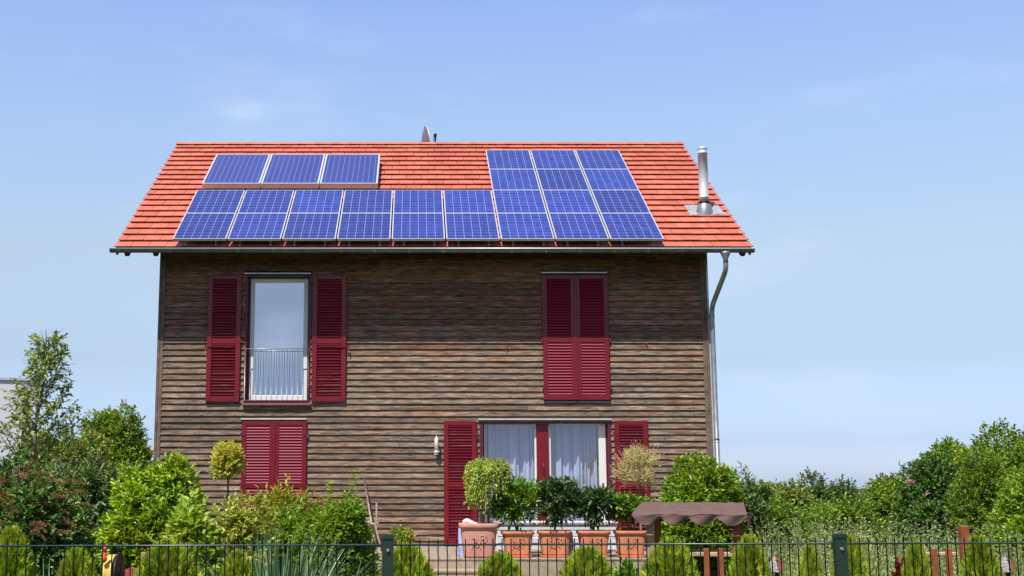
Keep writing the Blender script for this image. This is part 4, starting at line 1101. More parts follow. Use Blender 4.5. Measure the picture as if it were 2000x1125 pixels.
# crumpled paper in the large pot, blue film behind it
b = MB(); nn_ = 12; vs_ = []
x0 = xat(903, 1015, PY); x1 = xat(945, 1015, PY)
for j in range(nn_):
    for i in range(nn_):
        u, v = i / (nn_ - 1), j / (nn_ - 1)
        vs_.append((x0 + (x1 - x0) * u, PY - .22 + .25 * v, bz_ - .02 + .09 * math.exp(-((u - .2) ** 2) * 8) * (1 - abs(v - .5)) + random.gauss(0, .008)))
b.add(vs_, [(j * nn_ + i, j * nn_ + i + 1, (j + 1) * nn_ + i + 1, (j + 1) * nn_ + i) for j in range(nn_ - 1) for i in range(nn_ - 1)], True)
single('paper_sack', b, M['bench'], 'crumpled white paper sack lying on the rim of the large pale pot', 'sack', (x0, PY - .2, bz_ - .02))
def film(px0, px1, y0, y1, Y, label):
    b = MB(); vs_ = []; nu, nv = 9, 14; xa, xb = xat(px0, y0, Y), xat(px1, y0, Y); z0, z1 = DZ + .002, zat(y0, Y)
    for j in range(nv):
        v = j / (nv - 1); wd = 1 - .35 * v
        for i in range(nu * 2):
            a = 2 * math.pi * i / (nu * 2); r_ = (1 + .18 * math.sin(3 * a + 5 * v) + random.gauss(0, .05)) * wd
            vs_.append(((xa + xb) / 2 + (xb - xa) / 2 * r_ * math.cos(a), Y + .10 * r_ * math.sin(a), z0 + (z1 - z0) * v + random.gauss(0, .006)))
    m_ = nu * 2
    b.add(vs_, [(j * m_ + i, j * m_ + (i + 1) % m_, (j + 1) * m_ + (i + 1) % m_, (j + 1) * m_ + i) for j in range(nv - 1) for i in range(m_)] + [tuple(range((nv - 1) * m_, nv * m_))], True)
    single('plastic_bag', b, M['bag'], label, 'plastic bag', ((xa + xb) / 2, Y, DZ))
film(893, 915, 1032, 1080, PY + .36, 'blue plastic bag bulging out left of the large pale pot')
film(1108, 1120, 1040, 1080, PY + .34, 'blue plastic bag tucked between the second and third shrub pots')

# white slatted bench behind the pots
bx0, bx1 = xat(968, 1050, DFY + 1.3), xat(1208, 1050, DFY + 1.3); by = DFY + 1.3
zs_ = zat(1019, by)
root = thing('garden_bench', 'white slatted bench on the deck behind the terracotta pots', 'bench', ((bx0 + bx1) / 2, by, DZ))
b = MB(); 
for k in range(4): b.cbox(bx0, bx1, by + .115 * k, by + .115 * k + .10, zs_ - .025, zs_, .004)
part('seat', b, M['bench'], root)
b = MB()
for k in range(4): b.cbox(bx0 + .03, bx1 - .03, by + .03, by + .05, DZ + .06 + .10 * k, DZ + .06 + .10 * k + .082, .004)
part('front_slats', b, M['bench'], root)
for xx in (bx0 + .04, bx1 - .10):
    for yy in (by + .055, by + .38):
        b = MB(); b.cbox(xx, xx + .06, yy, yy + .05, DZ + .001, zs_ - .027, .004); part('leg', b, M['bench'], root)

# folded wooden chair and broom stick by the left end of the deck
cY = WY - .55
root = thing('folding_chair', 'grey wooden folding chair leaning beside the rounded bright green bush', 'chair', (xat(735, 1055, cY), cY, DZ))
b = MB()
x = xat(737, 1010, cY)
b.cbox(x - .03, x + .0, cY, cY + .03, zat(1032, cY), zat(983, cY)); part('backrest', b, M['chair'], root)
for (xa, ya, xb, yb, yo) in ((731, 1020, 742, 1062, 0), (726, 1062, 735, 1028, .2)):
    b = MB(); p, q = at(xa, ya, cY), at(xb, yb, cY + yo); p.z = max(p.z, DZ); q.z = max(q.z, DZ + .005); b.tube([p, q], .018, 6, smooth=False); part('leg', b, M['chair'], root)
b = MB(); b.cbox(x - .35, x + .02, cY, cY + .4, DZ + .38, DZ + .41); part('seat', b, M['chair'], root)
b = MB(); p, q = at(711, 933, WY - .08), at(732, 1060, WY - .5); b.tube([q, p], .016, 8)
single('broom_handle', b, M['chair'], 'thin pale wooden stick leaning against the cladding above the bright green bush', 'stick', (q.x, q.y, DZ))

# ================================================================== SANDBOX WITH CANOPY
SBY = 15.0
def sandbox():
    a = math.radians(-17); ux = Vector((math.cos(a), math.sin(a), 0)); uy = Vector((-math.sin(a), math.cos(a), 0))
    A = at(1270, 1050, SBY); A.z = 0; Wd = 1.0; Dp = .85
    B = A + ux * Wd
    root = thing('sandbox', 'wooden sandbox on reddish posts under a brown scalloped canvas canopy', 'sandbox', (A.x, A.y, 0))
    zt_ = zat(1003, SBY - .1) - .012
    corners = [(A, 'post_pale'), (B, 'post'), (A + uy * Dp, 'post'), (B + uy * Dp, 'post')]
    for c, m_ in corners:
        b = MB(); b.obox(c + Vector((0, 0, zt_ / 2)), ux * .040, uy * .035, (0, 0, zt_ / 2)); part('post', b, M[m_], root)
    for (p, q) in ((A, B), (A + uy * Dp, B + uy * Dp), (A, A + uy * Dp), (B, B + uy * Dp)):
        d = (q - p); Ln = d.length; d.normalize(); nn = Vector((-d.y, d.x, 0)); b = MB()
        for k in range(3): b.obox((p + q) / 2 + nn * .047 + Vector((0, 0, .10 + k * .145)), d * (Ln / 2 - .045), nn * .010, (0, 0, .068))
        part('side_board', b, M['maroon'], root)
    zr = zat(1081, SBY)
    b = MB(); b.obox((A + B) / 2 - uy * .01 + Vector((0, 0, zr)), ux * (Wd / 2 - .045), uy * .10, (0, 0, .016)); part('seat', b, M['seat'], root)
    b = MB(); b.obox((A + B) / 2 + uy * Dp + Vector((0, 0, zr)), ux * (Wd / 2 - .045), uy * .10, (0, 0, .016)); part('seat', b, M['seat'], root)
    b = MB(); b.obox((A + B) / 2 + uy * Dp / 2 + Vector((0, 0, .12)), ux * (Wd / 2 - .06), uy * (Dp / 2 - .06), (0, 0, .06)); part('sand', b, M['sand'], root)
    # canopy: sagging top sheet with a scalloped valance on four sides
    o0 = A - ux * .19 - uy * .16; cw_, cd_ = Wd + .33, Dp + .30
    top = zat(980, SBY + .5); low_ = zat(1003, SBY - .1)
    b = MB(); nu, nv = 36, 16; vs_ = []
    for j in range(nv + 1):
        for i in range(nu + 1):
            u, v = i / nu, j / nv
            ridge = 1 - abs(v - .5) * 2; ridge = ridge ** .8
            sag = .018 * math.sin(u * math.pi * 3) * (1 - ridge) + random.gauss(0, .0025) + .008 * math.sin(u * 23 + v * 9)
            p = o0 + ux * cw_ * (u + (.04 * ridge * (1 - 2 * u))) + uy * cd_ * v; p.z = low_ + (top - low_) * ridge - abs(sag) * .8
            vs_.append(p)
    b.add(vs_, [(j * (nu + 1) + i, j * (nu + 1) + i + 1, (j + 1) * (nu + 1) + i + 1, (j + 1) * (nu + 1) + i) for j in range(nv) for i in range(nu)], True)
    can = part('canopy', b, M['canvas'], root)
    def val(p, d, Ln, nsc, outn):
        b = MB(); n = nsc * 12; vs_ = []; rows = 7
        for j in range(rows):
            for i in range(n + 1):
                u = i / n; ph_ = (u * nsc) % 1 if i < n else 1
                dep = .032 + .088 * (math.sin(math.pi * ph_) ** 1.0)
                v = j / (rows - 1)
                q = p + d * Ln * u + outn * (.008 + (.030 * math.sin(u * nsc * math.pi * 2) + .014 * math.sin(u * 31 + 3 * v)) * v); q.z = low_ - .004 - dep * v - .012 * abs(math.sin(u * math.pi * 3))
                vs_.append(q)
        b.add(vs_, [(j * (n + 1) + i, j * (n + 1) + i + 1, (j + 1) * (n + 1) + i + 1, (j + 1) * (n + 1) + i) for j in range(rows - 1) for i in range(n)], True)
        part('valance', b, M['canvas'], can)
    val(o0, ux, cw_, 4, -uy); val(o0 + uy * cd_, ux, cw_, 4, uy); val(o0, uy, cd_, 3, -ux); val(o0 + ux * cw_, uy, cd_, 3, ux)
sandbox()
def pickets(pxs, Yp, label, post_px=None):
    x = xat(pxs[0], 1090, Yp)
    root = thing('picket_gate', label, 'gate', (x, Yp, 0), 'small reddish picket gates')
    for q in pxs:
        xx = xat(q, 1090, Yp); b = MB(); z_ = zat(1071, Yp); hw = Yp * .0023; b.cbox(xx - hw, xx + hw, Yp, Yp + .022, .02, z_, .004); part('picket', b, M['post'], root)
    xa, xb = xat(pxs[0] - 22, 1083, Yp), xat(pxs[-1] + 20, 1083, Yp)
    b = MB(); b.cbox(xa, xb, Yp + .024, Yp + .07, zat(1086, Yp), zat(1079, Yp), .004); part('rail', b, M['seat'], root)
    b = MB(); b.cbox(xa, xb, Yp + .024, Yp + .05, .25, .33, .004); part('rail', b, M['seat'], root)
    if post_px:
        b = MB(); xx = xat(post_px, 1060, Yp + .1); b.cbox(xx - .027, xx + .027, Yp + .08, Yp + .14, 0, zat(1027, Yp + .1), .005); part('post', b, M['post'], root)
pickets([1381, 1408], 12.0, 'two reddish pickets with a pale rail in front of the canopied sandbox')
pickets([1827, 1855], 8.45, 'two reddish pickets and a taller post between conical thujas near the right edge', 1885)

# birdhouse-like ornaments with wire feelers
def ornament(px, py, Y, label):
    q = at(px, py, Y); root = thing('garden_ornament', label, 'ornament', (q.x, Y, 0), 'white and rust garden ornaments')
    h = q.z; s = Y / 2400
    b = MB(); A = q; Lf = q + Vector((-12 * s, .02, -22 * s)); Lb = q + Vector((-10 * s, .03, -60 * s)); R_ = q + Vector((18 * s, .05, -14 * s)); Rb = q + Vector((22 * s, .05, -60 * s)); C_ = q + Vector((6 * s, -.03, -62 * s)); B_ = q + Vector((4 * s, .10, -60 * s))
    nseg = 8
    top_r = [q + Vector((s * (2 + 18 * t_), .01 + .05 * t_, -s * (2 + 12 * t_ ** 2))) for t_ in [i / nseg for i in range(nseg + 1)]]
    low_r = [q + Vector((s * (6 + 15 * t_), -.03 + .08 * t_, -s * 30 * (1))) for t_ in [i / nseg for i in range(nseg + 1)]]
    b.add(top_r + low_r, [(i, i + 1, nseg + 2 + i, nseg + 1 + i) for i in range(nseg)])
    bk = [p + Vector((0, .03, 0)) for p in top_r + low_r]; b.add(bk, [(nseg + 1 + i, nseg + 2 + i, i + 1, i) for i in range(nseg)])
    part('rusty_wing', b, M['rust'], root)
    top_l = [q + Vector((-s * (6 * t_), .04 * t_, -s * (18 * t_ ** 1.3))) for t_ in [i / nseg for i in range(nseg + 1)]]
    low_l = [q + Vector((s * (5 - 9 * t_), -.03 + .07 * t_, -s * 32)) for t_ in [i / nseg for i in range(nseg + 1)]]
    b = MB(); b.add(top_l + low_l, [(i + 1, i, nseg + 1 + i, nseg + 2 + i) for i in range(nseg)]); b.add([p + Vector((0, .03, 0)) for p in top_l + low_l], [(i, i + 1, nseg + 2 + i, nseg + 1 + i) for i in range(nseg)])
    part('white_wing', b, M['pebble'], root)
    b = MB(); b.tube([q, q + Vector((-4 * s, 0, 10 * s)), q + Vector((-11 * s, 0, 6 * s)), q + Vector((-13 * s, 0, -4 * s))], .004, 5); b.tube([q, q + Vector((4 * s, 0, 6 * s)), q + Vector((9 * s, 0, 11 * s))], .004, 5); part('feeler', b, M['zinc'], root)
    b = MB(); b.tube([(q.x + 4 * s, Y, 0), (q.x + 4 * s, Y + .02, h - 10 * s)], .02, 8); part('stake', b, M['rafter'], root)
ornament(1513, 1084, 11.0, 'white and rust ornament with wire feelers beside the grey-green wild flowers')
ornament(1964, 1084, 11.0, 'white and rust ornament with wire feelers at the right edge of the garden')

# ================================================================== HOSE REEL, CRATE
hY = 9.6; q = at(222, 1098, hY)
root = thing('hose_reel', 'garden hose reel wound with yellow hose behind the fence', 'hose reel', (q.x, hY, 0))
b = MB(); hx = at(213, 1100, hY).x; cz = q.z - .10
for k in range(4):
    xx = hx + .016 * k; 
    b.tube([(xx + .004 * math.sin(a * 2), hY + .15 * math.cos(a), cz + .15 * math.sin(a)) for a in [2 * math.pi * i / 28 for i in range(29)]], .0095, 6)
part('hose', b, M['yellow'], root)
b = MB(); b.tube([(hx - .015, hY, cz), (hx - .005, hY, cz)], .12, 24); b.tube([(hx + .07, hY, cz), (hx + .085, hY, cz)], .175, 28); b.tube([(hx, hY, cz), (hx + .07, hY, cz)], .09, 20); part('drum', b, M['black'], root)
b = MB(); b.tube([(hx + .10, hY - .10, 0), (hx + .10, hY, cz + .02), (hx + .10, hY + .12, 0)], .012, 8); b.tube([(hx - .03, hY - .10, 0), (hx - .03, hY, cz + .02), (hx - .03, hY + .12, 0)], .012, 8); part('stand', b, M['zinc'], root)
b = MB(); q2 = at(204, 1091, hY - .16); b.lathe((q2.x, q2.y, q2.z), [(.004, -.03), (.018, -.015), (.020, .005), (.012, .02), (.010, .05), (.005, .07)], 12); b.lathe((q2.x + .003, q2.y, q2.z + .05), [(.012, 0), (.014, .03), (.006, .05)], 10); part('nozzle', b, M['orange'], root)
cY = 9.9; x0, x1 = xat(237, 1110, cY), xat(276, 1110, cY); zt_ = zat(1109, cY)
root = thing('plastic_crate', 'faded red plastic crate under the laurel behind the fence', 'crate', ((x0 + x1) / 2, cY, 0))
b = MB()
for k in range(4):
    z_a = .01 + (zt_ - .01) * k / 4; z_b = .01 + (zt_ - .01) * (k + 1) / 4 - .02
    b.cbox(x0, x1, cY, cY + .012, z_a, z_b, .003); b.cbox(x0, x1, cY + .26, cY + .272, z_a, z_b, .003); b.box(x0, x0 + .012, cY + .013, cY + .258, z_a, z_b); b.box(x1 - .012, x1, cY + .013, cY + .258, z_a, z_b)
for xx in (x0 - .004, (x0 + x1) / 2 - .014, x1 - .024): b.cbox(xx, xx + .028, cY - .006, cY + .006, .005, zt_ + .002, .003)
part('slatted_sides', b, M['crate'], root)
b = MB(); b.box(x0 + .014, x1 - .014, cY + .014, cY + .256, .005, .02); part('bottom', b, M['crate'], root)
b = MB(); b.cbox(x1 - .02, x1 + .02, cY + .05, cY + .08, zt_ - .01, zt_ + .115, .004); part('handle', b, M['post_pale'], root)
b = MB()

# ================================================================== WHITE BUILDING FAR LEFT
NY = 40.0; root = thing('white_building', 'white rendered flat-roofed building behind the young tree at the left edge', 'building', (xat(0, 900, NY), NY, 0))
x1 = xat(64, 850, NY); x0 = x1 - 14; zt_ = zat(744, NY)
a = math.radians(14)
wx0, wx1, wz0, wz1 = xat(44, 830, NY), xat(56, 830, NY), zat(886, NY), zat(762, NY)
b = MB(); b.box(x0, wx0, NY, NY + 9, 0, zt_); b.box(wx1, x1, NY, NY + 9, 0, zt_); b.box(wx0, wx1, NY + .001, NY + 9, 0, wz0); b.box(wx0, wx1, NY + .001, NY + 9, wz1, zt_ - .001); b.box(wx0, wx1, NY + .3, NY + 9, wz0, wz1)
part('wall', b, M['render'], root)
b = MB(); b.box(x0 - .05, x1 + .05, NY - .05, NY + 9.05, zt_ + .002, zt_ + .08); part('roof', b, M['zinc_edge'], root)
b = MB(); b.box(wx0 + .001, wx0 + .06, NY + .05, NY + .12, wz0, wz1); b.box(wx1 - .06, wx1 - .001, NY + .05, NY + .12, wz0, wz1); b.box(wx0 + .06, wx1 - .06, NY + .05, NY + .12, (wz0 + wz1) / 2 - .03, (wz0 + wz1) / 2 + .03)
wn_ = part('window', b, M['anthra'], root); b = MB(); b.box(wx0 + .06, wx1 - .06, NY + .09, NY + .10, wz0, wz1); part('pane', b, M['anthra'], wn_)
b = MB(); b.box(wx0 - .1, wx1, NY - .10, NY - .001, wz0 - .14, wz0 - .02); part('sill', b, M['anthra'], wn_)
root_b = root
pv = Vector((x1, NY, 0)); rz = Matrix.Rotation(math.radians(19), 4, 'Z')
root.location = pv + rz @ (root.location - pv); root.rotation_euler = (0, 0, math.radians(19))
#VEG

# ================================================================== VEGETATION
def attach(root, ch, mat, name='foliage', label=None):
    o_ = link(name, np_mesh(name, ch, tuple(ROOTLOC[root.name])), LM[mat], root)
    return o_
# ---- lawn and herb layer (countless)
def grass_patch(name, label, x0, x1, y0, y1, n, hgt, mat, avoid=None):
    X = rng.uniform(x0, x1, n); Y = rng.uniform(y0, y1, n); P = np.stack([X, Y, np.zeros(n)], 1)
    D = np.stack([rng.normal(0, .3, n), rng.normal(0, .3, n), np.ones(n)], 1)
    L_ = hgt * rng.uniform(.5, 1.4, n)
    me = np_mesh(name, [leaf_arrays(P, D, rnd_dirs(n), L_, .007 + 0 * L_, .2, .35, False)])
    o_ = link(name, me, LM[mat]); return props(o_, label, name.replace('_', ' '), kind='stuff')
grass_patch('grass', 'short green grass behind the wire fence', -5, 9, 6.2, 12.5, 42000, .10, 'grass')
grass_patch('rough_grass', 'rough taller grass towards the deck', -6, 11, 12.5, 18.2, 26000, .16, 'grass')

def meadow(name, label, x0, x1, y0, y1, n, h0, h1, seed_white, mat='weed'):
    """upright wiry stalks with small side leaves; little white flower heads at many tips"""
    X = rng.uniform(x0, x1, n); Y = rng.uniform(y0, y1, n); P = np.stack([X, Y, np.zeros(n)], 1)
    D = unit(np.stack([rng.normal(0, .13, n), rng.normal(0, .13, n), np.ones(n)], 1)); H = rng.uniform(h0, h1, n)
    ch = [leaf_arrays(P, D, rnd_dirs(n), H, .006, .3, .02, False)]
    k = 44; t_ = rng.uniform(.12, 1, (n, k, 1)); B = P[:, None, :] + D[:, None, :] * t_ * H[:, None, None]
    dd = rnd_dirs(n * k).reshape(n, k, 3); dd[:, :, 2] = np.abs(dd[:, :, 2]) + .5
    ln = (.055 * (1.25 - t_) + .012).reshape(-1)
    ch.append(leaf_arrays(B.reshape(-1, 3), dd.reshape(-1, 3), rnd_dirs(n * k), ln, ln * .32, .2, .3, False))
    o_ = link(name, np_mesh(name, ch), LM[mat]); props(o_, label, 'wild plants', kind='stuff')
    m_ = rng.random(n) < seed_white; tips = (P + D * H[:, None])[m_]
    if len(tips):
        pet = 7; tp = np.repeat(tips, pet, 0); a = np.tile(np.arange(pet) * 2 * math.pi / pet, len(tips))
        d_ = np.stack([np.cos(a), np.sin(a) - .35, .25 + 0 * a], 1)
        w_ = link('wild_flowers', np_mesh('wild_flowers', [leaf_arrays(tp, d_, np.tile([[0, -.5, 1.0]], (len(tp), 1)), .013, .009, .1, 0, False)]), LM['whitef'])
        props(w_, 'scattered little white flowers above the ' + name.replace('_', ' '), 'flowers', kind='stuff')
meadow('wild_herbs', 'tall grey-green wild herbs with small white flowers right of the sandbox', xat(1540, 1060, 11.5), xat(1780, 1060, 11.5), 10.6, 13.2, 560, .65, 1.26, .22)
meadow('meadow_plants', 'lower olive meadow plants towards the right edge', xat(1740, 1060, 13), xat(2080, 1060, 13), 12.0, 15.5, 620, .65, 1.14, .10)
# low white-flowered plants in the near grass
meadow('daisy_patch', 'low daisies growing between the thujas on the right', xat(1480, 1100, 8.4), xat(1990, 1100, 8.4), 8.7, 9.8, 120, .40, .80, .35)

# ---- hedge shrubs and garden bushes
def each_flower(root, chunks_list, mat, name):
    for ch in chunks_list: attach(root, [ch], mat, name)
def flowers_on(mat, name, n, leaf, per, kind='dots'):
    def f(root, c, R, C):
        d = rnd_dirs(n, -.1); d[:, 1] = -np.abs(d[:, 1]) * .9
        P = np.array(c) + d * np.array(R) * rng.uniform(.96, 1.10, (n, 1)); out_ = []
        for i in range(n):
            if kind == 'dots':
                q = np.repeat(P[i:i + 1], per, 0) + rng.normal(0, leaf * .6, (per, 3))
                out_.append(leaf_arrays(q, rnd_dirs(per), rnd_dirs(per), leaf, leaf * .8, .2, .1, False))
            else:
                out_.append(plume_arrays(P[i:i + 1], d[i:i + 1] + np.array([[0, 0, .5]]), rng.uniform(.10, .20, 1), .018, .012, per, .35))
        each_flower(root, out_, mat, name)
    return f
def spirea_extra(root, c, R, C):
    n = 54; d = rnd_dirs(n, .35); d[:, 1] = -np.abs(d[:, 1])
    P = np.array(c) + d * np.array(R) * rng.uniform(.96, 1.08, (n, 1))
    D = d * .5 + np.array([.55, 0, .55]) + rng.normal(0, .2, (n, 3))
    each_flower(root, [plume_arrays(P[i:i + 1], D[i:i + 1], rng.uniform(.20, .34, 1), .015, .012, 190, .55) for i in range(n)], 'brown', 'faded_plume')
    flowers_on('pinkf', 'pink_flower', 18, .016, 14)(root, c, R, C)

# far left layers
bush('hazel_tree', 'dense mid green tree behind the left corner of the timber house', 'tree', 128, 318, 792, 31, 'wood', 5200, 7, .085, .50, nb=34, rb=(.2, .34), irregular=.16)
bush('hedge_tree', 'broad olive green tree behind the butterfly bush', 'tree', 50, 200, 812, 27, 'olive', 3600, 7, .08, .45, nb=28, rb=(.2, .34), irregular=.16)
bush('butterfly_bush', 'loose grey-green butterfly bush with dark purple flower spikes left of the laurel', 'bush', 68, 262, 872, 14.5, 'budd', 2100, 8, .085, .26, nb=30, rb=(.22, .36), irregular=.16, sl=3,
     extra=flowers_on('purple', 'flower_spike', 26, .02, 110, 'plume'))
bush('spirea_bush', 'dark leafy bush with faded brown plumes and pink flowers at the left edge', 'bush', -70, 168, 922, 10.6, 'spir', 2700, 7, .052, .55, nb=30, extra=spirea_extra)
bush('laurel_bush', 'large rounded glossy cherry laurel in front of the left house corner', 'bush', 196, 410, 904, 11.6, 'laurel', 5200, 7, .056, .42, nb=48, rb=(.20, .32), irregular=.04, shell=(.68, .80), sup=3.3, up=.7, curl=.3, sl=1.5)
# young tree
def young_tree():
    Y = 17.0; base = at(66, 950, Y); base.z = 0; topz = zat(636, Y)
    root = thing('young_tree', 'slender young tree with sparse pale leaves in front of the white building', 'tree', tuple(base))
    mb = MB(); pts = [base, base + Vector((.02, 0, topz * .35)), base + Vector((-.02, 0, topz * .62)), base + Vector((.10, 0, topz * .85)), Vector((xat(90, 636, Y), Y, topz - .05))]
    mb.tube(pts, [.055, .042, .026, .013, .004], 8)
    tips = []; dirs = []
    def P_on(h):
        zz = topz * h
        for a, c in zip(pts, pts[1:]):
            if a.z <= zz <= c.z: return a.lerp(c, (zz - a.z) / (c.z - a.z))
        return pts[-1]
    for i in range(38):
        h = .30 + .62 * (i / 38); p = P_on(h); an = i * 2.4 + random.uniform(-.4, .4)
        ln = (1.04 - h) * 1.32 * random.uniform(.6, 1.15) * (1.0 if h > .42 else .9)
        d = Vector((math.cos(an), math.sin(an) * .9, .95)).normalized()
        q = p + d * ln * .55; e = q + (d + Vector((0, 0, .25))).normalized() * ln * .5
        r0 = .016 * (1.1 - h) + .004; mb.tube([p, q, e], [r0, r0 * .6, .002], 5)
        for t_ in np.linspace(.25, 1, 8):
            s = p.lerp(q, min(1, t_ * 2)) if t_ < .5 else q.lerp(e, (t_ - .5) * 2)
            for _ in range(3):
                dd = (d + Vector(np.random.default_rng(int(i * 100 + t_ * 50 + _)).normal(0, .75, 3))).normalized(); l2 = .10 + .14 * random.random()
                mb.tube([s, s + dd * l2], [.003, .0015], 3, cap=False); tips.append(s + dd * l2 * .2); dirs.append(dd * l2)
    part('trunk', mb, M['bark'], root)
    P = np.array([tuple(x) for x in tips]); D = np.array([tuple(x) for x in dirs]); ln = np.linalg.norm(D, axis=1)
    keep = rng.random(len(P)) < .62; P, D, ln = P[keep], D[keep], ln[keep]
    attach(root, [shoots(P, D, ln, 6, .058, .62, 1.1, True, .3, .25, .5)], 'tree', 'crown')
young_tree()

bush('lime_shrub', 'pale lime green broad-leaved shrub right of the cherry laurel', 'bush', 318, 425, 1008, 9.6, 'lime', 1200, 6, .062, .62, nb=20, irregular=.14, sl=2.4)
bush('variegated_shrub', 'dense small-leaved yellow-green variegated shrub in the middle of the left bed', 'bush', 362, 545, 972, 9.9, 'varieg', 3400, 8, .034, .60, nb=44, sup=5.0, rb=(.22, .34), shell=(.62, .80))
bush('red_tinged_bush', 'green bush with reddish shoot tips below the closed ground-floor shutters', 'bush', 460, 645, 935, 12.5, 'redtip', 2700, 8, .055, .34, nb=40, sup=3.6, rb=(.22, .34), shell=(.6, .8), irregular=.14, sl=3.2, up=.8)
def green_extra(root, c, R, C):
    X, Y = c[0], c[1]
    for (px, py) in ((692, 915), (643, 938)):
        ch = []
        q = at(px, py, Y); n = 14; z0 = c[2] + R[2] * .7
        ts = np.linspace(0, 1, n); P = np.stack([np.full(n, q.x), np.full(n, Y), z0 + (q.z - .03 - z0) * ts], 1)
        P = np.repeat(P, 7, 0); d_ = rnd_dirs(len(P)); d_[:, 2] = np.abs(d_[:, 2]) * .4 + .35
        ch.append(leaf_arrays(P, d_, rnd_dirs(len(P)) + np.array([0, 0, 1.5]), .055, .016, .2, .3, True))
        attach(root, ch, 'lime', 'tall_shoot')
bush('rounded_green_bush', 'bright green rounded bush with two tall shoots against the cladding', 'bush', 578, 742, 974, 10.8, 'laurel_sun', 4200, 8, .044, .42, nb=44, irregular=.06, sup=5.0, rb=(.22, .34), shell=(.62, .80), extra=green_extra, curl=.3)
bush('low_filler_bush', 'mid green low bush between the variegated shrub and the rounded bush', 'bush', 490, 640, 992, 11.2, 'laurel_sun', 1500, 7, .05, .45, nb=18)
# topiary standard
def standard(name, label, px, pyt, pyb, prx, Y, mat, leaf, n, zb, base_z, k=7, width=.5, group=None, **kw):
    c = at(px, (pyt + pyb) / 2, Y); R = (prx * Y / 2400, prx * Y / 2400 * .95, (zat(pyt, Y) - zat(pyb, Y)) / 2)
    root = thing(name, label, 'tree', (c.x, Y, base_z), group)
    ch, C = crown(tuple(c), R, n, k, leaf, width, **kw); attach(root, ch, mat, 'crown')
    mb = MB(); mb.tube([(c.x + .01, Y, base_z), (c.x - .01, Y, (base_z + c.z) / 2), (c.x, Y, c.z)], [.020, .016, .012], 8); limbs(mb, (c.x, Y, c.z - R[2] * .9), C, .012, 7)
    part('trunk', mb, M['bark'], root)
    return root, c, R
standard('topiary_tree', 'small golden-leaved standard tree in front of the closed lower shutters', 447, 867, 938, 30, 16.5, 'gold', .030, 900, 0, 0, nb=22, zmin=-.9, rb=(.28, .4), irregular=.08)

# thujas along the fence
def thuja_mesh(name, h, r, n, tip=False, pw=5.0):
    t_ = rng.uniform(0, 1, n) ** (.85 if not tip else .6); prof = (np.clip(1 - t_ ** pw, 0, 1) ** .62) * (.80 + .20 * np.minimum(1, t_ * 4))
    a = rng.uniform(0, 2 * math.pi, n); rr = r * prof * rng.uniform(.74, 1.06, n) * (1 + .10 * np.sin(a * 3 + t_ * 9) + .07 * np.sin(a * 7 - t_ * 17))
    P = np.stack([rr * np.cos(a), rr * np.sin(a), .03 + t_ * (h - .07)], 1)
    if tip:
        P[:, :2] *= 1.04
    D = unit(np.stack([np.cos(a) * .75, np.sin(a) * .75, np.full(n, 1.0)], 1) + rng.normal(0, .22, (n, 3)))
    S = unit(np.cross(D, rnd_dirs(n)))
    k = 7 if not tip else 5; ch = []
    sp = .055 if not tip else .045
    for j in range(k):
        u = (j - (k - 1) / 2) / ((k - 1) / 2); ll = sp * (1 - .45 * abs(u))
        base = P + D * sp * .25 * (1 - abs(u)) * rng.uniform(.3, 1.2, (n, 1)); d = unit(D + S * u * .95 + rng.normal(0, .08, (n, 3)))
        ch.append(leaf_arrays(base, d, np.cross(D, S), ll * rng.uniform(.8, 1.2, n), .0105, .15, .15, False))
    return np_mesh(name, ch)
protos = []
for i in range(3):
    me = thuja_mesh('foliage', 1.0, .25, 2900 + 200 * i, False, (6.5, 4.5, 2.6)[i]); me.materials.append(LM['thuja'])
    mt = thuja_mesh('new_growth', 1.01, .25, 420, True, (6.5, 4.5, 2.6)[i]); mt.materials.append(LM['thuja_tip'])
    mb = MB(); mb.tube([(0, 0, -.02), (0.01, 0, .5), (0, .01, .95)], [.018, .012, .003], 7); mk = mb.mesh('trunk'); mk.materials.append(M['bark_dark'])
    protos.append((me, mt, mk))
TH_ = [(22, 1030, 62, 7.5, 'thuja at the far left edge, taller than its neighbour'), (150, 1070, 50, 7.45, 'small thuja directly under the pink-flowered bush'),
       (330, 1056, 66, 7.4, 'wide thuja in front of the lime green shrub'), (462, 1075, 42, 7.5, 'small thuja left of the blue-green iris blades'),
       (797, 1063, 58, 7.6, 'thuja directly right of the left fence post'), (978, 1080, 62, 7.7, 'low wide thuja in front of the large pale pot'),
       (1147, 1068, 58, 7.7, 'thuja in front of the middle terracotta pots'), (1312, 1052, 64, 7.8, 'large thuja in front of the pale canopy post'),
       (1464, 1046, 54, 7.9, 'pointed thuja right of the reddish pickets'), (1583, 1065, 34, 8.0, 'narrow yellowish thuja left of the right fence post'), (1660, 1046, 44, 8.0, 'tall narrow thuja right of the right fence post'),
       (1790, 1055, 38, 8.1, 'slim thuja left of the right-hand pickets'), (1912, 1046, 52, 8.1, 'thuja near the right edge beside the tall reddish post')]
first = {}
for i, (px, pyt, hw, Y, lb) in enumerate(TH_):
    h = zat(pyt, Y); r_ = hw * Y / 2400; X = xat(px, pyt + 40, Y); j = 2 if px in (1464, 1583, 1660, 1790, 1912, 22) else i % 2
    if j not in first:
        o_ = bpy.data.objects.new('thuja', None); COL.objects.link(o_); me, mt, mk = protos[j]
        link('foliage', me, None, o_); link('new_growth', mt, None, o_); link('trunk', mk, None, o_); first[j] = o_
    else: o_ = copy_tree(first[j])
    o_.location = (X, Y, 0); o_.scale = (r_ / .25, r_ / .25 * .95, h); o_.rotation_euler = (0, 0, i * 1.9)
    props(o_, lb, 'thuja', 'young conical thujas planted along the wire fence')

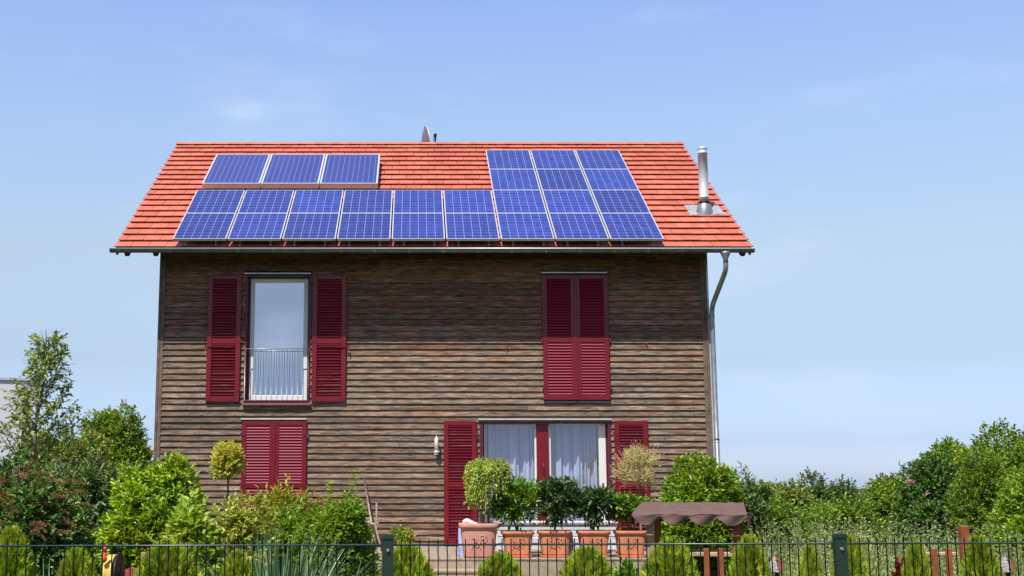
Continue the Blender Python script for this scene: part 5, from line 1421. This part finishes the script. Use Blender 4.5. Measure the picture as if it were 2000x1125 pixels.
# iris clumps
def iris(name, label, px, pyt, hw, Y, n, mat='blade'):
    base = at(px, 1125, Y); h = zat(pyt, Y); root = thing(name, label, 'plant', (base.x, Y, 0), 'sword-leaved clumps')
    a = rng.uniform(0, 2 * math.pi, n); r0 = rng.uniform(0, .07, n) * hw / 50; L_ = h * rng.uniform(.70, 1.10, n)
    lean = rng.uniform(.04, .62, n)
    P = np.stack([base.x + r0 * np.cos(a), Y + r0 * np.sin(a), np.zeros(n)], 1)
    chs = []; segs = 6; prev = P; D0 = np.stack([np.cos(a) * lean, np.sin(a) * lean, np.ones(n)], 1)
    Sd = unit(np.stack([-np.sin(a), np.cos(a), 0 * a], 1) + rng.normal(0, .3, (n, 3)))
    ws = [.007, .0095, .009, .008, .006, .004, .0006]
    V = []; pt = P.copy(); d = unit(D0)
    for s in range(segs + 1):
        wv = ws[s]; V.append(pt - Sd * wv); V.append(pt + Sd * wv)
        pt = pt + d * (L_ / segs)[:, None]; d = unit(d + np.stack([np.cos(a), np.sin(a), 0 * a - .35], 1) * (.05 + .05 * s) * lean[:, None] * 1.5)
    V = np.stack(V, 1); kk = V.shape[1]; idx = []
    for s in range(segs): idx += [2 * s, 2 * s + 1, 2 * s + 3, 2 * s + 2]
    F_ = (np.arange(n)[:, None] * kk + np.array(idx)[None, :]).reshape(-1)
    attach(root, [(V.reshape(-1, 3), F_, 4)], mat, 'blades')
    mb = MB(); mb.lathe((base.x, Y, 0), [(.05, 0), (.045, .02), (.02, .04)], 10); part('crown_base', mb, M['soil'], root)
iris('iris_clump', 'large fan of blue-green sword leaves in front of the red-tinged bush', 545, 1046, 60, 8.6, 620)
iris('iris_clump', 'small clump of grey-green sword leaves left of the left fence post', 648, 1102, 30, 8.5, 110)
iris('iris_clump', 'thin grassy blades between the two leftmost thujas', 96, 1100, 30, 8.8, 50)
# yellow flowers in small pot
q = at(787, 1062, WY - .9); root = thing('flower_pot', 'small pot on the deck by the left fence post', 'plant pot', (q.x, WY - .9, DZ))
b = MB(); b.lathe((q.x, WY - .9, DZ + .001), [(.08, 0), (.11, .14), (.12, .14), (.12, .17), (.10, .17), (.095, .15)], 24); part('pot_body', b, M['terra'], root)
b = MB(); b.lathe((q.x, WY - .9, DZ + .001), [(.097, .14), (.09, .155)], 16); part('soil', b, M['soil'], root)
root = thing('flowering_plant', 'small bushy plant with yellow-orange flowers behind the left fence post', 'plant', (q.x, WY - .9, DZ + .15))
ch, C = crown((q.x, WY - .9, zat(1049, WY - .9)), (.20, .18, .14), 260, 6, .035, .5, nb=12, zmin=-.5); attach(root, ch, 'mid')
P = rnd_dirs(40, 0) * np.array([.21, .19, .15]) + np.array([q.x, WY - .9, zat(1049, WY - .9)]); attach(root, [leaf_arrays(np.repeat(P, 6, 0), rnd_dirs(240), rnd_dirs(240), .028, .022, .1, 0, False)], 'yellowf', 'blossoms')
mb = MB(); limbs(mb, (q.x, WY - .9, DZ + .14), C, .006, 6); part('stem', mb, M['bark_dark'], root)

# plants in the big pots
def weeping(px, pyt, Y, base_z):
    X0 = xat(938, 1015, Y); c = at(952, 935, Y); root = thing('weeping_tree', 'weeping standard tree with trailing yellow-green leaves in the large pale pot', 'tree', (X0, Y, base_z - .04))
    mb = MB(); mb.tube([(X0, Y, base_z - .05), (X0 + .02, Y, base_z + .15), (X0 - .01, Y, base_z + .32), (c.x - .03, Y, c.z)], [.026, .022, .020, .015], 8)
    n = 250; a = rng.uniform(0, 2 * math.pi, n); R = 42 * Y / 2400
    up0 = c.z + .19; segs = 16; Ps = []; Ds = []
    for i in range(n):
        o_ = R * (.50 + .5 * random.random() ** .6); vx, vy = math.cos(a[i]), math.sin(a[i]); drop = random.uniform(.25, .66) * (1.15 if vx < 0 else .85)
        asc = random.uniform(.05, .14)
        for s in range(segs):
            t_ = (s + 1) / segs
            x = c.x + vx * o_ * min(1, (t_ * 1.9) ** .8) * (1 + .05 * math.sin(i)); y = Y + vy * o_ * min(1, (t_ * 1.9) ** .8)
            z = up0 + asc * math.sin(min(1, t_ * 2.2) * math.pi * .5) - drop * max(0, t_ - .28) ** 1.2 * 1.3 - .06 * (o_ / R)
            Ps.append((x, y, z)); Ds.append((vx * .5, vy * .5, .3 - 1.6 * t_))
        if i % 6 == 0: mb.tube([(c.x, Y, c.z + .05), (c.x + vx * o_ * .6, Y + vy * o_ * .6, up0 + asc * .8), (c.x + vx * o_, Y + vy * o_, up0 - drop * .2), (c.x + vx * o_ * 1.03, Y + vy * o_ * 1.03, up0 - drop * .7)], [.006, .004, .003, .002], 5)
    part('trunk', mb, M['bark'], root)
    P = np.array(Ps); D = unit(np.array(Ds) + rng.normal(0, .45, (len(Ps), 3)))
    ch = [leaf_arrays(P + rng.normal(0, .012, P.shape), D, np.array([0, 0, .6]) + rnd_dirs(len(P)) + D * 0, .052 * rng.uniform(.7, 1.2, len(P)), .021, .25, .25, True)]
    ch.append(leaf_arrays(P + rng.normal(0, .02, P.shape), unit(D + rng.normal(0, .6, D.shape)), rnd_dirs(len(P)), .050, .020, .25, .25, True))
    attach(root, ch, 'weep', 'crown')
weeping(950, 890, PY - .05, bz_)
def pot_shrub(px0, px1, pyt, pc, mat, label, name, leaf, width, n, **kw):
    root_, cx, zt_ = pc; Y = PY + .05
    xa, xb = xat(px0, 1000, Y), xat(px1, 1000, Y); zt = zat(pyt, Y)
    c = ((xa + xb) / 2, Y, (zt + zt_ + .12) / 2); R = ((xb - xa) / 2, (xb - xa) / 2 * .85, (zt - zt_) / 2 * .84)
    root = thing(name, label, 'shrub', (cx, Y, zt_ - .03))
    ch, C = crown(c, R, n, 7, leaf, width, **kw); attach(root, ch, mat)
    mb = MB(); limbs(mb, (cx, Y, zt_ - .05), C, .012, 8); part('stem', mb, M['bark'], root)
kwp = dict(nb=16, zmin=-.6, up=.8, irregular=.12, curl=.15, sl=1.6, rb=(.28, .42))
pot_shrub(974, 1042, 950, potc[0], 'bay', 'glossy green bay bush in the pot right of the large pale pot', 'bay_bush', .095, .30, 330, **kwp)
pot_shrub(1048, 1132, 944, potc[1], 'dark', 'tallest dark green rhododendron in a terracotta pot', 'rhododendron', .075, .36, 620, **kwp)
pot_shrub(1132, 1198, 960, potc[2], 'dark', 'dark green rhododendron in the middle of the pot row, lower than its left neighbour', 'rhododendron', .070, .36, 520, **kwp)
pot_shrub(1196, 1262, 972, potc[3], 'bay', 'mid green shrub in the pot left of the canopy post', 'potted_shrub', .062, .40, 420, **kwp)
pot_shrub(1262, 1345, 985, potc[4], 'bay', 'green shrub in the rightmost pot behind the canopy', 'potted_shrub', .062, .42, 420, **kwp)
# flowering willow standard
def willow():
    Y = DFY + 1.9; c = at(1248, 918, Y); R = (44 * Y / 2400, 40 * Y / 2400, 38 * Y / 2400)
    root = thing('willow_tree', 'creamy pink-tipped willow standard in front of the right door shutter', 'tree', (c.x, Y, DZ))
    ch, C = crown(tuple(c), R, 1500, 9, .022, .42, nb=26, zmin=-.9, rb=(.26, .4), irregular=.12, sl=4, up=.9); attach(root, ch, 'willow', 'crown')
    n = 70; d = rnd_dirs(n, .15); P = np.array(c) + d * np.array(R) * .8; D = d * .9 + np.array([0, 0, .9])
    attach(root, [shoots(P, D, rng.uniform(.10, .30, n), 16, .022, .4, .8, False)], 'willow_pink', 'new_shoots')
    mb = MB(); mb.tube([(c.x, Y, DZ), (c.x + .01, Y, c.z)], [.022, .016], 8); limbs(mb, (c.x, Y, c.z - .2), C, .010, 8); part('trunk', mb, M['bark'], root)
willow()
# right side
bush('laurel_bush', 'big bright green laurel at the right corner of the house behind the canopy', 'bush', 1286, 1452, 886, 16.6, 'laurel_sun', 5600, 7, .068, .36, sup=3.6, nb=48, rb=(.20, .32), irregular=.05, shell=(.66, .80), up=.7, curl=.3, sl=1.6)
bush('privet_bush', 'shaded dark leafy bush beneath the brown canopy', 'bush', 1300, 1452, 1010, 16.6, 'laurel', 900, 6, .075, .55, nb=18)
bush('olive_bush', 'loose grey-olive bush between the laurel and the far hedge', 'bush', 1420, 1506, 925, 17.5, 'budd', 1200, 8, .07, .30, nb=22, irregular=.2, sl=3)
FARS = [('hedge_shrub', 'far mid green shrub seen over the canopy beside the laurel', 1430, 1545, 955, 32, 'wood', .10, 1300),
        ('hedge_shrub', 'rounded dark olive shrub just right of the canopy', 1466, 1600, 942, 25, 'olive', .10, 1500),
        ('hedge_shrub', 'silvery green shrub left of the climbing hedge', 1560, 1700, 930, 27, 'budd', .10, 1500),
        ('hedge_tree', 'mid green tree where the hedge line starts to rise', 1680, 1825, 915, 28, 'wood', .12, 1900),
        ('hedge_tree', 'broad bright olive tree on the rising hedge line', 1790, 1930, 874, 27, 'wood', .12, 2200),
        ('hedge_tree', 'tallest dark green tree at the right edge of the picture', 1845, 2085, 797, 26, 'mid', .12, 2800),
        ('hedge_shrub', 'low green shrub in front of the right-hand hedge trees', 1560, 1740, 978, 21, 'mid', .085, 1500),
        ('hedge_shrub', 'shaded low shrub behind the rust ornament', 1430, 1580, 985, 20, 'mid', .085, 1300)]
for (nm, lb, a, c, y, Y, mt_, lf, n) in FARS:
    bush(nm, lb, 'tree' if 'tree' in nm else 'bush', a, c, y, Y, mt_, int(n * 1.9), 8, lf * .68, .5, nb=34, rb=(.20, .34), irregular=.2, group='trees and shrubs of the far right hedge', sl=4)
bush('rose_bush', 'dark bush with pink flowers and brown plumes in front of the right hedge', 'bush', 1745, 1880, 905, 18.5, 'spir', 3200, 7, .047, .55, nb=24, irregular=.14, extra=flowers_on('pinkf', 'pink_flower', 10, .026, 14))
bush('butterfly_bush', 'olive butterfly bush with dark purple spikes at the right side', 'bush', 1850, 1985, 895, 17.5, 'wood', 3600, 8, .050, .32, nb=26, irregular=.14, extra=flowers_on('purple', 'flower_spike', 14, .02, 100, 'plume'))
bush('laurel_bush', 'bright glossy laurel cut off by the right edge of the picture', 'bush', 1938, 2130, 915, 15.0, 'laurel_sun', 4200, 7, .062, .42, nb=26, irregular=.1, up=.6)
# small red-leaved plant and low green plants near the fence
bush('heuchera', 'small dark red leafy plant behind the fence left of the slim thuja', 'plant', 1738, 1782, 1090, 8.9, 'redleaf', 160, 6, .05, .8, nb=10)
bush('peony_plant', 'low fresh green plant at the foot of the deck left of the large thuja', 'plant', 1196, 1262, 1098, 12.0, 'bay', 300, 6, .07, .4, nb=12, extra=flowers_on('whitef', 'pale_flower', 8, .03, 16))

# distant low woodland on the plain, reads as one mass
n = 60000; a_ = rng.uniform(-1.1, 1.1, n); rr_ = rng.uniform(88, 100, n)
X = rr_ * np.sin(a_); Yv = rr_ * np.cos(a_); top_ = 1.1 + .25 * np.sin(a_ * 31) + .3 * np.sin(a_ * 73 + 1) + .25 * np.sin(a_ * 141)
P = np.stack([X, Yv, rng.uniform(0, 1, n) ** .7 * top_], 1)
far = link('far_woodland', np_mesh('far_woodland', [leaf_arrays(P, rnd_dirs(n), rnd_dirs(n), .36 * rng.uniform(.6, 1.2, n), .22, .2, .2, False)]), LM['wood'])
props(far, 'low far-off line of trees on the plain beyond the garden', 'woodland', kind='stuff')
